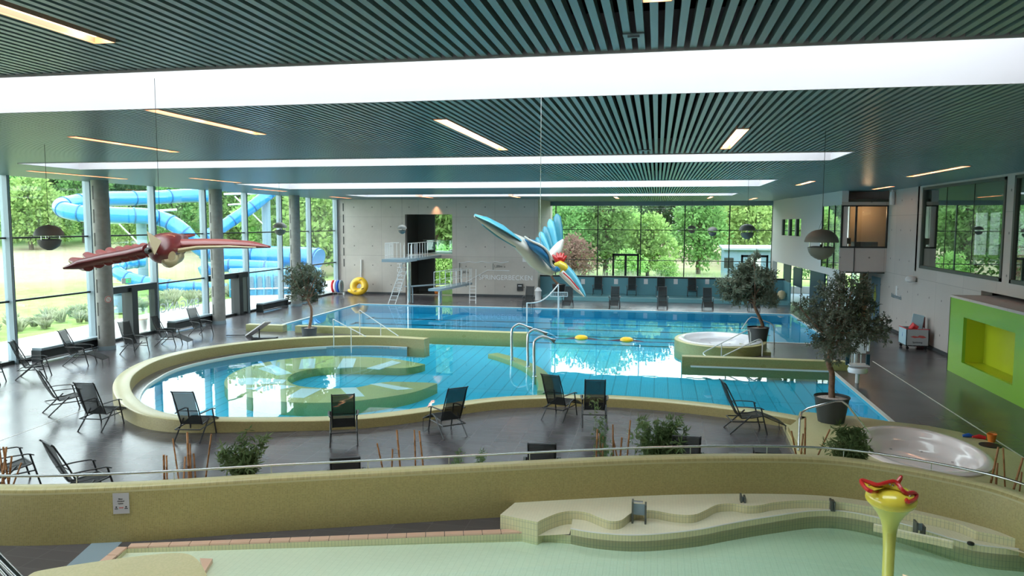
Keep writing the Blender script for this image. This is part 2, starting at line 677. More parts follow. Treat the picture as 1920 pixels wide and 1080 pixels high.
def offset(path, d):
    """shift a 2-D path to its left by d"""
    out = []
    for i in range(len(path)):
        t = path[min(i + 1, len(path) - 1)] - path[max(i - 1, 0)]
        n = V((-t.y, t.x, 0))
        if n.length < 1e-6:
            n = V((0, 1, 0))
        n.normalize()
        out.append(path[i] + n * d)
    return out


def curve_wall(name, mtop, mside, outer, inner, z0, z1, parent=None, rnd=.03, ztop=None):
    """wall between two paths: side faces and a top"""
    b = MB()
    k = len(outer)
    # side object: outer, inner faces + ends, uv by arc length
    vs = []
    fs = []
    s = 0
    us = []
    for i in range(k):
        if i:
            s += (outer[i] - outer[i - 1]).length
        us.append(s)
    pts = []
    zt = z1 if isinstance(z1, (list, tuple)) else [z1] * k
    z1 = max(zt)
    rows = [(q_, z_ - z1 if j_ not in (0, 7) else None) for j_, (q_, z_) in enumerate([(outer, z0), (outer, z1 - rnd), ('o', z1 - rnd * .3), ('m', z1), ('n', z1), ('i', z1 - rnd * .3), (inner, z1 - rnd), (inner, z0)])]
    for q, dz in rows:
        row = []
        for i in range(k):
            z = z0 if dz is None else zt[i] + dz
            o, n = outer[i], inner[i]
            w = max((n - o).length, 1e-4)
            t = (n - o) / w
            if q == 'o':
                p = o + t * rnd * .3
            elif q == 'm':
                p = o + t * rnd
            elif q == 'n':
                p = n - t * rnd
            elif q == 'i':
                p = n - t * rnd * .3
            else:
                p = q[i]
            row.append(V((p.x, p.y, z)))
        pts.append(row)
    W = (outer[0] - inner[0]).length
    vco = [z0, z1 - rnd, z1 - rnd * .3, z1 + .01, z1 + W, z1 + W + .02, z1 + W + .03, z1 + W + .03 + (z1 - z0)]

    def mk(r0, r1, nm, mat, par):
        me = bpy.data.meshes.new(nm)
        vv = [tuple(p) for row in pts[r0:r1 + 1] for p in row]
        ff = []
        uu = []
        for a in range(r1 - r0):
            for i in range(k - 1):
                ff.append((a * k + i, a * k + i + 1, (a + 1) * k + i + 1, (a + 1) * k + i))
                uu.append([(us[i], vco[r0 + a]), (us[i + 1], vco[r0 + a]), (us[i + 1], vco[r0 + a + 1]), (us[i], vco[r0 + a + 1])])
        if r0 == 0 and r1 == 7:
            for i, fl in ((0, 1), (k - 1, 0)):
                q = [a * k + i for a in range(8)]
                ff.append(tuple(q if fl else q[::-1]))
                cc = [(j * .01, pts[j][i].z) for j in range(8)]
                uu.append(cc if fl else cc[::-1])
        me.from_pydata(vv, [], ff)
        me.materials.append(mat)
        ul = me.uv_layers.new(name='UVMap')
        for p, q in zip(me.polygons, uu):
            for li, c in zip(p.loop_indices, q):
                ul.data[li].uv = c
        me.shade_smooth()
        me.set_sharp_from_angle(angle=R(50))
        o = bpy.data.objects.new(nm, me)
        COL.objects.link(o)
        if par:
            o.parent = par
        return o
    body = mk(0, 7, name, mside, parent)
    if mtop is not None:
        body.data.materials.append(mtop)
        n = (k - 1)
        for p in body.data.polygons:
            row = p.index // n
            if row in (2, 3, 4):
                p.material_index = 1
    return body


def holed(b, axis, pos, th, a0, a1, z0, z1, holes):
    """wall slab with rectangular holes; axis 'x': plane x=pos..pos+th, a = y; axis 'y': plane y=pos..pos+th, a = x"""
    as_ = sorted({a0, a1, *[h[0] for h in holes], *[h[1] for h in holes]})
    zs = sorted({z0, z1, *[h[2] for h in holes], *[h[3] for h in holes]})
    for i in range(len(as_) - 1):
        run = None
        for j in range(len(zs) - 1):
            am, zm = (as_[i] + as_[i + 1]) / 2, (zs[j] + zs[j + 1]) / 2
            inside = any(h[0] < am < h[1] and h[2] < zm < h[3] for h in holes)
            if not inside:
                if run is None:
                    run = zs[j]
            if inside or j == len(zs) - 2:
                if run is not None:
                    e = zs[j] if inside else zs[j + 1]
                    if axis == 'x':
                        b.box(pos, pos + th, as_[i], as_[i + 1], run, e)
                    else:
                        b.box(as_[i], as_[i + 1], pos, pos + th, run, e)
                    run = None
    return b


def text_mesh(name, s, size, mat, mw, parent=None, ext=.004, align='CENTER', sx=1):
    cu = bpy.data.curves.new(name, 'FONT')
    cu.body = s
    cu.size = size
    cu.extrude = ext
    cu.align_x = align
    cu.align_y = 'CENTER'
    ob = bpy.data.objects.new(name, cu)
    COL.objects.link(ob)
    dg = bpy.context.evaluated_depsgraph_get()
    me = bpy.data.meshes.new_from_object(ob.evaluated_get(dg))
    bpy.data.objects.remove(ob)
    me.materials.clear()
    me.materials.append(mat)
    o = bpy.data.objects.new(name, me)
    COL.objects.link(o)
    if parent is not None:
        o.parent = parent
    o.matrix_local = mw @ Matrix.Diagonal((sx, 1, 1, 1))
    return o


def frame_m(origin, xdir, ydir):
    x = V(xdir).normalized()
    y = V(ydir)
    y = (y - x * y.dot(x)).normalized()
    z = x.cross(y)
    m = Matrix((x, y, z)).transposed().to_4x4()
    m.translation = V(origin)
    return m

# ================================================================== world and daylight
w = bpy.data.worlds.new('world')
scene.world = w
w.use_nodes = True
wt = w.node_tree
wt.nodes.clear()
wo = wt.nodes.new('ShaderNodeOutputWorld')
bg = wt.nodes.new('ShaderNodeBackground')
bg.inputs[0].default_value = (.86, .94, 1.0, 1)
bg.inputs[1].default_value = 3.0
wt.links.new(bg.outputs[0], wo.inputs[0])
scene.view_settings.exposure = 1.25


def portal(name, loc, rot, sx, sy):
    l = bpy.data.lights.new(name, 'AREA')
    l.shape = 'RECTANGLE'
    l.size = sx
    l.size_y = sy
    l.cycles.is_portal = True
    o = bpy.data.objects.new(name, l)
    COL.objects.link(o)
    o.location = loc
    o.rotation_euler = rot
    return o


GX = -22.3           # left glass plane
CZ = 6.6             # ceiling height
YF = 56.0            # far window plane
SKY = [(-17.2, 4.2, -3.5, -1.2), (-17.2, 4.2, 7.25, 9.55), (-17.2, 4.2, 17.9, 20.1), (-17.2, 4.2, 28.7, 33.4), (-17.6, 4.1, 41.0, 44.2)]
portal('daylight_left', (GX - .3, 22, 3.3), (0, R(-90), 0), 6.6, 56)
portal('daylight_far', (.3, YF + .3, 3.3), (R(-90), 0, 0), 16.4, 6.6)
for a, b, c, d in SKY:
    portal('daylight_skylight', ((a + b) / 2, (c + d) / 2, 7.85), (0, 0, 0), b - a, d - c)

# ================================================================== ceiling
LAMPS = [  # x, y0, y1, segments
    (-4.87, 2.4, 6.06, 2), (-7.1, 9.72, 12.75, 2), (-10.82, 12.5, 15.6, 2), (-3.33, 11.4, 16.3, 3), (1.39, 13.4, 16.8, 2),
    (8.33, 22.9, 27.7, 3), (5.68, 29.95, 33.1, 2), (9.75, 34.6, 37.4, 2), (-19.45, 20.6, 25.0, 3), (-16.6, 24.8, 28.0, 2), (-.03, 3.2, 5.66, 2)]
for q in [((485, 353.5), (560, 361.5)), ((624, 368.5), (663, 372.5)), ((785, 367.5), (827, 373)), ((1389, 378.5), (1404, 374.5)),
          ((1323, 373.5), (1337, 368.5)), ((1153, 369), (1161, 373.5)), ((1508, 371), (1535, 366)), ((1456, 381.5), (1482, 377)), ((960, 367), (977, 371.5))]:
    p0, p1 = U(*q[0], z=CZ), U(*q[1], z=CZ)
    xm, ya, yb = (p0.x + p1.x) / 2, min(p0.y, p1.y), max(p0.y, p1.y)
    ym = min(ya, 49)
    LAMPS.append((max(-21.5, xm), ym, ym + 3.1, 2))
cb = MB()
x = GX + .05
while x < 10.88:
    cuts = []
    for a, b, c, d in SKY:
        if a - .05 < x < b + .05:
            cuts.append((c - .02, d + .02))
    for lx, y0, y1, n in LAMPS:
        if abs(x - lx) < .125:
            cuts.append((y0 - .03, y1 + .03))
    yend = 49.98 if x < -7.85 else (YF - .02 if x < 8.0 else 50.)
    y = -5.9
    for c, d in sorted(cuts):
        if c > y:
            cb.box(x - .031, x + .031, y, min(c, yend), CZ, CZ + .09)
        y = max(y, d)
    if y < yend:
        cb.box(x - .031, x + .031, y, yend, CZ, CZ + .09)
    x += .115
ceil = struct(cb.build('ceiling', m_slat))
rb = MB()
xs = [-22.6, -17.6, -17.2, 4.1, 4.2, 14.2]
last = -6.2
for a, b, c, d in SKY:
    rb.box(-22.6, 14.2, last, c - .03, 6.95, 7.2)
    rb.box(-22.6, a - .03, c - .03, d + .03, 6.95, 7.2)
    rb.box(b + .03, 14.2, c - .03, d + .03, 6.95, 7.2)
    last = d + .03
rb.box(-22.6, 14.2, last, 57.6, 6.95, 7.2)
struct(rb.build('ceiling_backing', m_plenum))
for i, (a, b, c, d) in enumerate(SKY):
    k = MB()
    t = .03
    k.box(a - t, b + t, c - t, c, CZ - .02, 7.8)
    k.box(a - t, b + t, d, d + t, CZ - .02, 7.8)
    k.box(a - t, a, c, d, CZ - .02, 7.8)
    k.box(b, b + t, c, d, CZ - .02, 7.8)
    o = struct(k.build('window_%d' % (20 + i), m_well))
    k = MB().box(a, b, c, d, 7.78, 7.8)
    k.build('pane', m_glass, o)
    k = MB()
    n = 7
    for j in range(1, n):
        xx = a + (b - a) * j / n
        k.box(xx - .02, xx + .02, c, d, 7.74, 7.78)
    k.build('glazing_bar', m_well, o)

LNAMES = ['nearest the camera at the upper left corner', 'behind the first skylight, left of centre', 'further left behind the first skylight', 'in three segments, above the pale bird',
          'right of centre in front of the second skylight', 'long one above the tall right wall window', 'short one near the right end of the third skylight', 'beside the control room at the right wall',
          'above the first glass bays at far left', 'left end beside the third skylight', 'cut off by the top edge, right of centre',
          'in front of the third column', 'in the left far corner of the hall', 'above the diving tower opening', 'far right above the planting window', 'far end above the hanging speakers',
          'in the middle before the far window', 'over the narrow windows of the right wall', 'farthest along the right wall', 'at the far concrete wall edge']
for i, (lx, y0, y1, n) in enumerate(LAMPS):
    t = thing('ceiling_light', 'warm orange linear ceiling light ' + LNAMES[i], 'ceiling light', (lx, (y0 + y1) / 2, CZ), group='linear lights in the slatted ceiling')
    ox = -(y0 + y1) / 2
    k = MB()
    W = .10
    k.box(-W, W, y0 + ox, y1 + ox, .14, .16)
    k.box(-W - .012, -W, y0 + ox, y1 + ox, -.012, .16)
    k.box(W, W + .012, y0 + ox, y1 + ox, -.012, .16)
    k.box(-W, W, y0 + ox - .012, y0 + ox, -.012, .16)
    k.box(-W, W, y1 + ox, y1 + ox + .012, -.012, .16)
    k.build('reflector', m_lampbox, t)
    seg = (y1 - y0) / n
    for j in range(n):
        a = y0 + ox + seg * j + .06
        b = a + seg - .12
        k = MB().box(-.055, .055, a, b - .2, .03, .07)
        k.build('tube', m_lamp, t)
        k = MB().box(-.05, .05, b - .18, b, .03, .07)
        k.build('tube_end', m_lampb if False else m_lamph, t)

# small access hatch and detectors in the ceiling
p = U(1188, 64, z=CZ)
tag(MB().box(p.x - .09, p.x + .09, p.y - .05, p.y + .05, CZ - .012, CZ - .002).add([], []).box(p.x - .05, p.x + .05, p.y - .012, p.y + .012, CZ - .03, CZ - .012)
    .build('ceiling_sensor', m_mull), 'small grey sensor plate on the slats before the first skylight', 'sensor')
p = U(1209, 281, z=CZ)
tag(MB().box(p.x - .13, p.x + .13, p.y - .09, p.y + .09, CZ - .02, CZ - .002).build('ceiling_sensor', m_mull), 'small grey sensor plate on the slats before the second skylight', 'sensor')

# ================================================================== pools: outlines in plan
HC = .24
outer_px = [(805, 633), (760, 630), (700, 628), (630, 628.5), (570, 631), (510, 635), (450, 640.5), (400, 647), (350, 655), (305, 665), (270, 675), (240, 689), (220, 703), (211, 717), (210, 730), (216, 745),
            (232, 762), (262, 777), (300, 785), (345, 789), (400, 790), (480, 790), (540, 790), (600, 789), (660, 787), (720, 782), (800, 772), (870, 759), (930, 751), (1000, 747), (1080, 745.5), (1150, 747), (1210, 751), (1280, 757), (1350, 765), (1440, 777), (1500, 788)]
curb_h = [.36] * 16 + [.35, .34, .32, .30, .28, .26] + [.24] * (len(outer_px) - 22)
outer = smooth_path([(*U(x_, y_, z=h_).xy, h_) for (x_, y_), h_ in zip(outer_px, curb_h)], 3)
for _ in range(6):
    outer = [outer[0]] + [(outer[i - 1] + outer[i] * 2 + outer[i + 1]) / 4 for i in range(1, len(outer) - 1)] + [outer[-1]]
curb_z = [p.z for p in outer]
outer = [V((p.x, p.y, 0)) for p in outer]
inner = offset(outer, .45)
inner2 = []
for _i, _p in enumerate(offset(outer, 1.)):
    _w = max(0, min(1, (-_p.x - 12.6) / 3.0)) ** 1.5 * (1 if _p.y > 17.5 else .3)
    inner2.append(outer[_i].lerp(_p, .50 + .36 * _w))
ring = curve_wall('pool_curb', m_mostop, m_mos, outer, inner, -.9, curb_z)
tag(ring, 'olive mosaic curb sweeping around the round fun pool and along its front edge', 'pool curb')

i0 = next(i for i, p in enumerate(inner2) if p.x < -11.9)
front_ext = [U(1560, 777, z=HC), U(1610, 782, z=HC), U(1652, 787, z=HC)]
main_hole = [tuple(p.xy) for p in inner2[i0:]]
while main_hole and main_hole[-1][0] > U(1500, 771, z=HC).x - .2:
    main_hole.pop()
main_hole += [tuple(U(1500, 771, z=HC).xy)] + [tuple(p.xy) for p in front_ext] + [(5.88, 19.9), (5.88, 27.1), (3.35, 27.1), (3.35, 29.6), (3.9, 30.2), (4.25, 31.5), (4.3, 33.0), (7.35, 33.0), (7.35, 43.55), (-17.95, 43.55),
              (-17.95, 31.98), (-11.95, 31.98)]

rim_px = [(240, 1017), (480, 1013), (720, 1004), (1008, 992)]
ZU, ZL, ZW = .24, .10, -.03
A = U(237, 1029, z=0)
B = U(1008, 999, z=0)
low_px = [(1070, 992), (1120, 1000), (1200, 1004), (1300, 995), (1370, 982), (1440, 970), (1530, 958), (1600, 962), (1700, 985), (1800, 1015), (1860, 1026), (1920, 1031), (1990, 1040)]
low = smooth_path([tuple(U(x_, y_, z=ZL).xy) for x_, y_ in low_px], 5)
kid_hole = [(A.x, A.y), (B.x, B.y)] + [tuple(p.xy) for p in low] + [(low[-1].x + 2, low[-1].y - 1), (low[-1].x + 2, 6.2), (A.x + .9, 6.2)]
kid_hole2 = kid_hole

floor_loop = [(-22.6, -6), (8.6, -6), (14, -6), (14, 57), (-22.6, 57)]
tub_hole = [(5.55 + 1.2 * math.cos(2 * PI * i / 48), 16.95 + 1.72 * math.sin(2 * PI * i / 48)) for i in range(48)]
fl = MB().flat([floor_loop, main_hole, kid_hole, tub_hole], 0.0)
struct(fl.build('floor', m_deck))


def wall_in(b, loop, zb, zt=0.):
    """basin sides, visible from inside"""
    l = loop if area(loop) > 0 else loop[::-1]
    return b.side(l, zb, zt, inward=True)


bs = MB()
wall_in(bs, main_hole, -1.2, -.0)
struct(bs.build('pool_basin_sides', m_pool2), 'blue tiled sides of the lap pool and fun pool', 'pool basin')


def fz(x_, y_):
    return -.66 + max(0, (y_ - 18)) * .026


bb = MB()
bb.add([(-18.5, 14.5, -.70), (6.6, 14.5, -.70), (6.6, 20, -.60), (-18.5, 20, -.60), (6.6, 31.5, -.31), (-18.5, 31.5, -.31)], [(0, 1, 2, 3), (3, 2, 4, 5)])
struct(bb.build('pool_basin_floor', m_pool), 'turquoise tiled floor of the fun pool with dark joints', 'pool floor')
bb = MB().add([(-18.2, 31.5, -.5), (7.6, 31.5, -.5), (7.6, 43.8, -.5), (-18.2, 43.8, -.5), (-18.2, 31.5, -.31), (7.6, 31.5, -.31)], [(0, 1, 2, 3), (4, 5, 1, 0)])
struct(bb.build('lap_pool_floor', m_pool2), 'deep blue tiled floor of the lap pool', 'pool floor')
for yy, lab in ((34.0, 'nearest'), (36.3, 'second'), (38.6, 'third'), (40.9, 'farthest')):
    b = MB().box(-16.2, 5.6, yy - .13, yy + .13, -.5, -.492)
    b.box(-16.3, -16.1, yy - .5, yy + .5, -.5, -.492)
    tag(b.build('lane_marking', m_lane), 'dark navy lane line on the lap pool floor, %s of the four from the camera' % lab, 'lane marking', 'lane lines on the lap pool floor')

water_main = MB().prism(grow(main_hole, .04), -1.1, -.03)
m_water = water_mat('pool_water', (.02, .80, .95, 1), .34, ripple=.0022, rscale=.9)
wm = water_main.build('pool_water', m_water, uv=False)
tag(wm, 'clear calm turquoise water of the lap pool and round fun pool', 'water', kind='stuff')

# gutter strip inside the ring and white edge
k0 = 2
k1 = next(i for i, p in enumerate(inner2) if i > 40 and p.x > 3.0)
g = MB()
gl_ = MB()
n0 = len(inner2[k0:k1])
pa, pb = inner[k0:k1], inner2[k0:k1]
pc = [inner[i].lerp(inner2[i], 1 + .06 / max((inner[i] - inner2[i]).length, .01)) for i in range(len(outer))][k0:k1]
g.add([(p.x, p.y, .004) for p in pa] + [(p.x, p.y, .004) for p in pb], [(i, i + 1, n0 + i + 1, n0 + i) for i in range(n0 - 1)])
struct(g.build('gutter_strip', m_deck), 'dark tiled gutter strip inside the round pool curb', 'gutter')
gl_.add([(p.x, p.y, .012) for p in pb] + [(p.x, p.y, .012) for p in pc] + [(p.x, p.y, -.1) for p in pc],
        [(i, i + 1, n0 + i + 1, n0 + i) for i in range(n0 - 1)] + [(n0 + i, n0 + i + 1, 2 * n0 + i + 1, 2 * n0 + i) for i in range(n0 - 1)])
tag(gl_.build('pool_edge', m_edge), 'thin white overflow edge inside the round pool curb', 'pool edge')

ft = MB()
ft.side([tuple(p.xy) for p in pc[:i0 - k0 + 3]], -.9, -.02, closed=False)
struct(ft.build('curb_tile_face', m_pool2), 'blue tiled face under the white edge of the round pool curb', 'pool basin')

# white overflow edges of the lap and fun pool
def edge(a, b, w, label):
    a, b = V((*a, .006)), V((*b, .006))
    tag(MB().bar(a, b, w, .03).build('pool_edge', m_edge), label, 'pool edge')


edge((-17.95, 43.6), (7.35, 43.6), .11, 'thin white pool edge along the far side of the lap pool')
edge((-17.99, 32.), (-17.99, 43.6), .11, 'thin white pool edge at the left side of the lap pool')
edge((7.4, 33.), (7.4, 43.6), .11, 'thin white pool edge at the right side of the lap pool')
edge((4.35, 32.96), (7.4, 32.96), .11, 'short white pool edge beside the far tree pot')
edge((5.94, 19.6), (5.94, 27.05), .12, 'white pool edge along the right side of the fun pool')

# divider wall between lap and fun pool
b = curve_wall('divider_wall', m_mostop, m_mos2, [V((-5.42, 31.95, 0)), V((-11., 31.97, 0)), V((-16.15, 31.97, 0))], [V((-5.42, 31.55, 0)), V((-11., 31.57, 0)), V((-16.15, 31.57, 0))], -.6, .3)
tag(b, 'long straight mosaic wall dividing the lap pool from the fun pool', 'pool wall')
b = curve_wall('divider_wall', m_mostop, m_mos2, [V((-16.75, 31.97, 0)), V((-18.6, 31.97, 0))], [V((-16.75, 31.57, 0)), V((-18.6, 31.57, 0))], 0., .3)
tag(b, 'short mosaic wall stub at the left corner of the lap pool', 'pool wall')
# back wall of the fun pool at the right
b = curve_wall('divider_wall', m_mostop, m_mos2, [V((6.5, 27.45, 0)), V((3, 27.45, 0)), V((.95, 27.45, 0))], [V((6.5, 27.08, 0)), V((3, 27.08, 0)), V((.95, 27.08, 0))], -.6, .3)
tag(b, 'straight olive mosaic wall in front of the far whirlpool steps', 'pool wall')
tag(MB().box(1.25, 5.88, 26.95, 27.07, -.05, -.0).build('pool_edge', m_edge), 'white edge strip at the foot of the right mosaic wall', 'pool edge')

# steps beside the far whirlpool
st = thing('pool_steps', 'pale turquoise steps leading down from the deck behind the right mosaic wall', 'steps', (3.2, 28.4, 0))
for j in range(5):
    x1 = 3.35 - j * .42 - 3.2
    MB().box(x1 - .42, x1, -.92, 1.1, -.9, -.02 - j * .07).build('step', m_tiel if j else m_pink, st)
st2 = thing('pool_steps', 'pale steps between the round pool curb and the divider wall', 'steps', (-11.9, 30.8, 0))
for j in range(5):
    MB().box(j * .45, j * .45 + .45, -1.0, .75, -.9, -.02 - j * .07).build('step', m_tiel if j else m_edge, st2)

# crescent island under water
def px_path(lst, z, n=5, closed=False):
    return smooth_path([tuple(U(x_, y_, z=z).xy) for x_, y_ in lst], n, closed)


ZI = -.2
out1 = px_path([(797, 683), (740, 673), (680, 669), (600, 668), (530, 674), (480, 683), (440, 697), (422, 712), (424, 726), (445, 740), (500, 750), (570, 755), (650, 753), (720, 745), (780, 734), (820, 719)], ZI)
in1 = px_path([(796, 684), (760, 690), (705, 689), (650, 688), (600, 690), (560, 697), (540, 708), (545, 718), (570, 725), (620, 728), (670, 726), (715, 717), (760, 716), (819, 718)], ZI)
loop = [tuple(p.xy) for p in out1] + [tuple(p.xy) for p in reversed(in1[1:-1])]
isl = thing('underwater_bench', 'crescent shaped olive mosaic bench under the water of the round pool', 'pool bench', (-12, 24.5, -.6))
k = MB().prism(loop, -.75, ZI)
k.build('mosaic_body', m_island, isl).matrix_parent_inverse = Matrix.Translation((12, -24.5, .6))


def stripe(px4):
    return MB().prism([tuple(U(x_, y_, z=ZI + .006).xy) for x_, y_ in px4], ZI - .02, ZI + .006)


for q in ([(643, 672), (668, 672), (662, 688), (632, 690)], [(735, 676), (752, 680), (712, 692), (688, 690)], [(565, 673), (592, 672), (590, 690), (560, 692)], [(484, 691), (510, 683), (548, 700), (520, 704)], [(432, 712), (470, 708), (538, 712), (530, 719), (440, 722)],
          [(460, 728), (520, 721), (555, 724), (500, 735)], [(565, 728), (604, 729), (570, 746), (537, 745)], [(638, 727), (667, 726), (684, 743), (655, 744)], [(694, 720), (712, 718), (776, 729), (745, 731)]):
    stripe(q).build('pale_stripe', m_stripe, isl).matrix_parent_inverse = Matrix.Translation((12, -24.5, .6))

bench = px_path([(915, 666), (935, 671), (965, 681), (988, 692), (1003, 706), (1009, 722), (1007, 735)], -.25)
bo = offset(bench, .5)
tag(curve_wall('underwater_bench', None, m_island, bench, bo, -.75, -.2), 'curved olive mosaic bench under water behind the swan neck jets', 'pool bench')

# ================================================================== paddling pool in the foreground
wk = MB()
wall_in(wk, kid_hole, -.6)
struct(wk.build('paddling_pool_sides', m_terrv), 'tiled sides of the paddling pool', 'pool basin')
kb = MB().add([(-9, 6, -.055), (-3.2, 6, -.12), (12, 6, -.34), (-9, 15, -.055), (-3.2, 15, -.12), (12, 15, -.34)], [(0, 1, 4, 3), (1, 2, 5, 4)])
struct(kb.build('paddling_pool_floor', m_kid), 'pale mosaic floor of the paddling pool', 'pool floor')
m_water2 = water_mat('paddling_water', (.0, .95, .68, 1), .5, ripple=.002, rscale=1.5)
kw = MB().prism(grow(kid_hole, .04), -.5, ZW).build('paddling_water', m_water2, uv=False)
tag(kw, 'shallow pale green water of the paddling pool in the foreground', 'water', kind='stuff')
# pink rim stones
rim = thing('rim_stones', 'row of pink rim stones along the paddling pool edge', 'pool rim', (A.x, A.y, 0))
d = (B - A)
n = 21
kk = MB()
for j in range(n):
    a_, b_ = A + d * (j / n) - A, A + d * ((j + 1) / n - .0016) - A
    kk.bar(a_ + V((0, .07, .012)), b_ + V((0, .07, .012)), .13, .03)
dn = V((.9, -5.0, 0)).normalized()
for j in range(16):
    a_, b_ = dn * (j * .3), dn * (j * .3 + .285)
    kk.bar(a_ + V((-.07, 0, .012)), b_ + V((-.07, 0, .012)), .15, .03)
kk.build('rim_tile_row', m_pink, rim)
tag(MB().bar(A + V((-.45, .15, .003)), A + V((.3, -2.5, .003)), .45, .006).build('drain_slab', m_mull), 'blue grey slab strip at the left end of the paddling pool', 'slab')

# cream terrace, two tiers with a wavy step
up_px = [(1008, 978), (1030, 968), (1050, 961), (1072, 958), (1100, 961), (1125, 971), (1145, 977), (1165, 975), (1182, 963), (1200, 957), (1225, 957), (1265, 964), (1300, 965), (1322, 957), (1345, 946), (1375, 944), (1400, 948), (1425, 947), (1450, 942),
         (1490, 938.5), (1530, 938), (1580, 942), (1650, 953), (1720, 964), (1790, 980), (1830, 996)]
up = smooth_path([tuple(U(x_, y_, z=ZU).xy) for x_, y_ in up_px], 4)
back_px = [(0, 905), (120, 903), (240, 899), (360, 893), (480, 885), (600, 879), (720, 873), (840, 867), (960, 861), (1080, 855), (1200, 850), (1320, 847), (1440, 847), (1520, 849), (1600, 855), (1700, 870), (1800, 889), (1870, 905), (1930, 922)]
PZ = .9
pb_ = [U(x_, y_, z=PZ) for x_, y_ in back_px]
pb_ = [V((-13.2, 10.2, PZ)), V((-11.6, 9.85, PZ))] + pb_ + [V((6.3, 11.2, PZ)), V((6.9, 9.8, PZ)), V((7.5, 7.5, PZ))]
par_back = smooth_path([tuple(p.xy) for p in pb_], 4)
for _ in range(8):
    par_back = [par_back[0]] + [(par_back[i - 1] + par_back[i] * 2 + par_back[i + 1]) / 4 for i in range(1, len(par_back) - 1)] + [par_back[-1]]
par_front = offset(par_back, -.32)
par = curve_wall('parapet_wall', m_mostop, m_mos, par_back, par_front, 0, PZ, rnd=.1)
par2 = tag(par, 'long curving olive mosaic parapet wall in front of the sun deck', 'parapet wall')

corner = U(938, 965, z=ZU)
corner2 = U(1008, 979, z=ZU)
backl = [p for p in par_front if p.x > corner.x and p.y > 8]
back_far = [p + V((0, .03, 0)) for p in backl]
t1 = [tuple(corner.xy), tuple(corner2.xy)] + [tuple(p.xy) for p in up[1:]] + [tuple(p.xy) for p in reversed(back_far) if p.y > up[-1].y - .9]
t1 = [tuple(corner.xy), tuple(corner2.xy)] + [tuple(p.xy) for p in up[1:]] + [(up[-1].x + .9, up[-1].y - .35)] + [tuple(p.xy) for p in reversed(back_far) if p.y > up[-1].y - .3 or p.x < 3]
ter = thing('pool_terrace', 'cream tiled terrace with a wavy step along the parapet', 'terrace', (1, 12, 0))
inv = Matrix.Translation((-1, -12, 0))
o = MB().flat([t1], ZU).build('upper_step', m_terr, ter)
o.matrix_parent_inverse = inv
sd = MB()
path = [corner, corner2] + up[1:] + [V((up[-1].x + .9, up[-1].y - .35, 0))]
vs, fs, us = [], [], 0
sd.side([tuple(p.xy) for p in path], -.45, ZU, closed=False)
o = sd.build('wavy_riser', m_terrv, ter)
o.matrix_parent_inverse = inv
lw = [V((corner2.x + .03, corner2.y - .2, 0))] + low
back2 = [p for p in par_front if p.x > up[-1].x - .3]
t2 = [tuple(p.xy) for p in low] + [(low[-1].x + .6, low[-1].y + 1.2)] + [(p.x, p.y + .03) for p in reversed(back2)] + [tuple((p + V((0, .15, 0))).xy) for p in reversed(up[6:])] + [(low[0].x - .02, low[0].y + .45)]
o = MB().flat([t2], ZL).build('lower_step', m_terr, ter)
o.matrix_parent_inverse = inv
sd = MB().side([(low[0].x - .02, low[0].y + .45)] + [tuple(p.xy) for p in low], -.45, ZL, closed=False)
o = sd.build('lower_riser', m_terrv, ter)
o.matrix_parent_inverse = inv
# floor of the shallow ramp between the tiers
rp = [tuple(corner2.xy), (low[0].x - .02, low[0].y), (low[0].x - .02, low[0].y + .7), tuple(up[8].xy), tuple(up[4].xy)]
o = MB().flat([rp], .014).build('ramp', m_terr, ter)
o.matrix_parent_inverse = inv
lip = smooth_path([tuple(p.xy) for p in low], 1)
o = MB().tube([(p.x, p.y + .01, ZL + .002) for p in low], .012, 6).build('lip', m_edge, ter)
o.matrix_parent_inverse = inv

# ================================================================== walls
b = MB()
holed(b, 'y', 50., .4, GX, -7.85, 0, 6.75, [(-17.17, -13.8, 0.02, 5.58)])
b.box(-8.25, -7.85, 50.4, 57, 0, 6.75)
struct(b.build('wall_back', m_conc))
b = MB()
for j in range(6):
    z = 1.9 + j * .78
    b.box(-21.75, -21.68, 49.985, 50.0, z, z + .55)
b.build('wall_slot', m_slot, bpy.data.objects['wall_back'])
b = MB().box(-22.2, -17.17, 49.95, 50., 0, .14).box(-13.8, -7.85, 49.95, 50., 0, .14)
struct(b.build('baseboard_back', m_skirt))
# recess behind the diving tower
b = MB().box(-17.6, -17.2, 50.4, 57, 0, 6.7).box(-17.2, -15.95, 53, 53.2, 0, 6.6)
struct(b.build('wall_recess', m_frame2))
b = MB().box(-17.17, -13.8, 50.1, 57, 2.55, 2.82)
struct(b.build('floor_upper_landing', m_conc))
b = MB().box(-15.9, -13.0, 56.9, 56.92, 0, 2.5).box(-15.9, -13.0, 56.9, 56.92, 2.9, 5.8)
o = struct(b.build('window_31', m_glass))
b = MB().box(-13.4, -8.3, 56.7, 57, 0, 6.7).box(-15.9, -13.4, 56.7, 57, 2.5, 2.9).box(-15.9, -13.4, 56.7, 57, 5.8, 6.7)
b.box(-14.9, -14.82, 56.85, 56.95, 0, 5.8)
struct(b.build('wall_recess_back', m_conc))
tag(MB().lathe([(.22, 0), (.22, 6.7)], 20, (-14.75, 55.2, 0)).build('column', m_col, smooth=True), 'slim concrete column standing in the recess behind the diving tower', 'column')
t = thing('balustrade', 'green tinted glass balustrade in the upper opening behind the diving tower', 'balustrade', (-15, 50.2, 2.82))
MB().box(-.9, 1.18, -.01, .01, .05, .98).build('glass_panel', m_glassb, t)
MB().tube([(-.95, 0, 1.0), (1.2, 0, 1.0)], .02).build('handrail', m_steel, t)

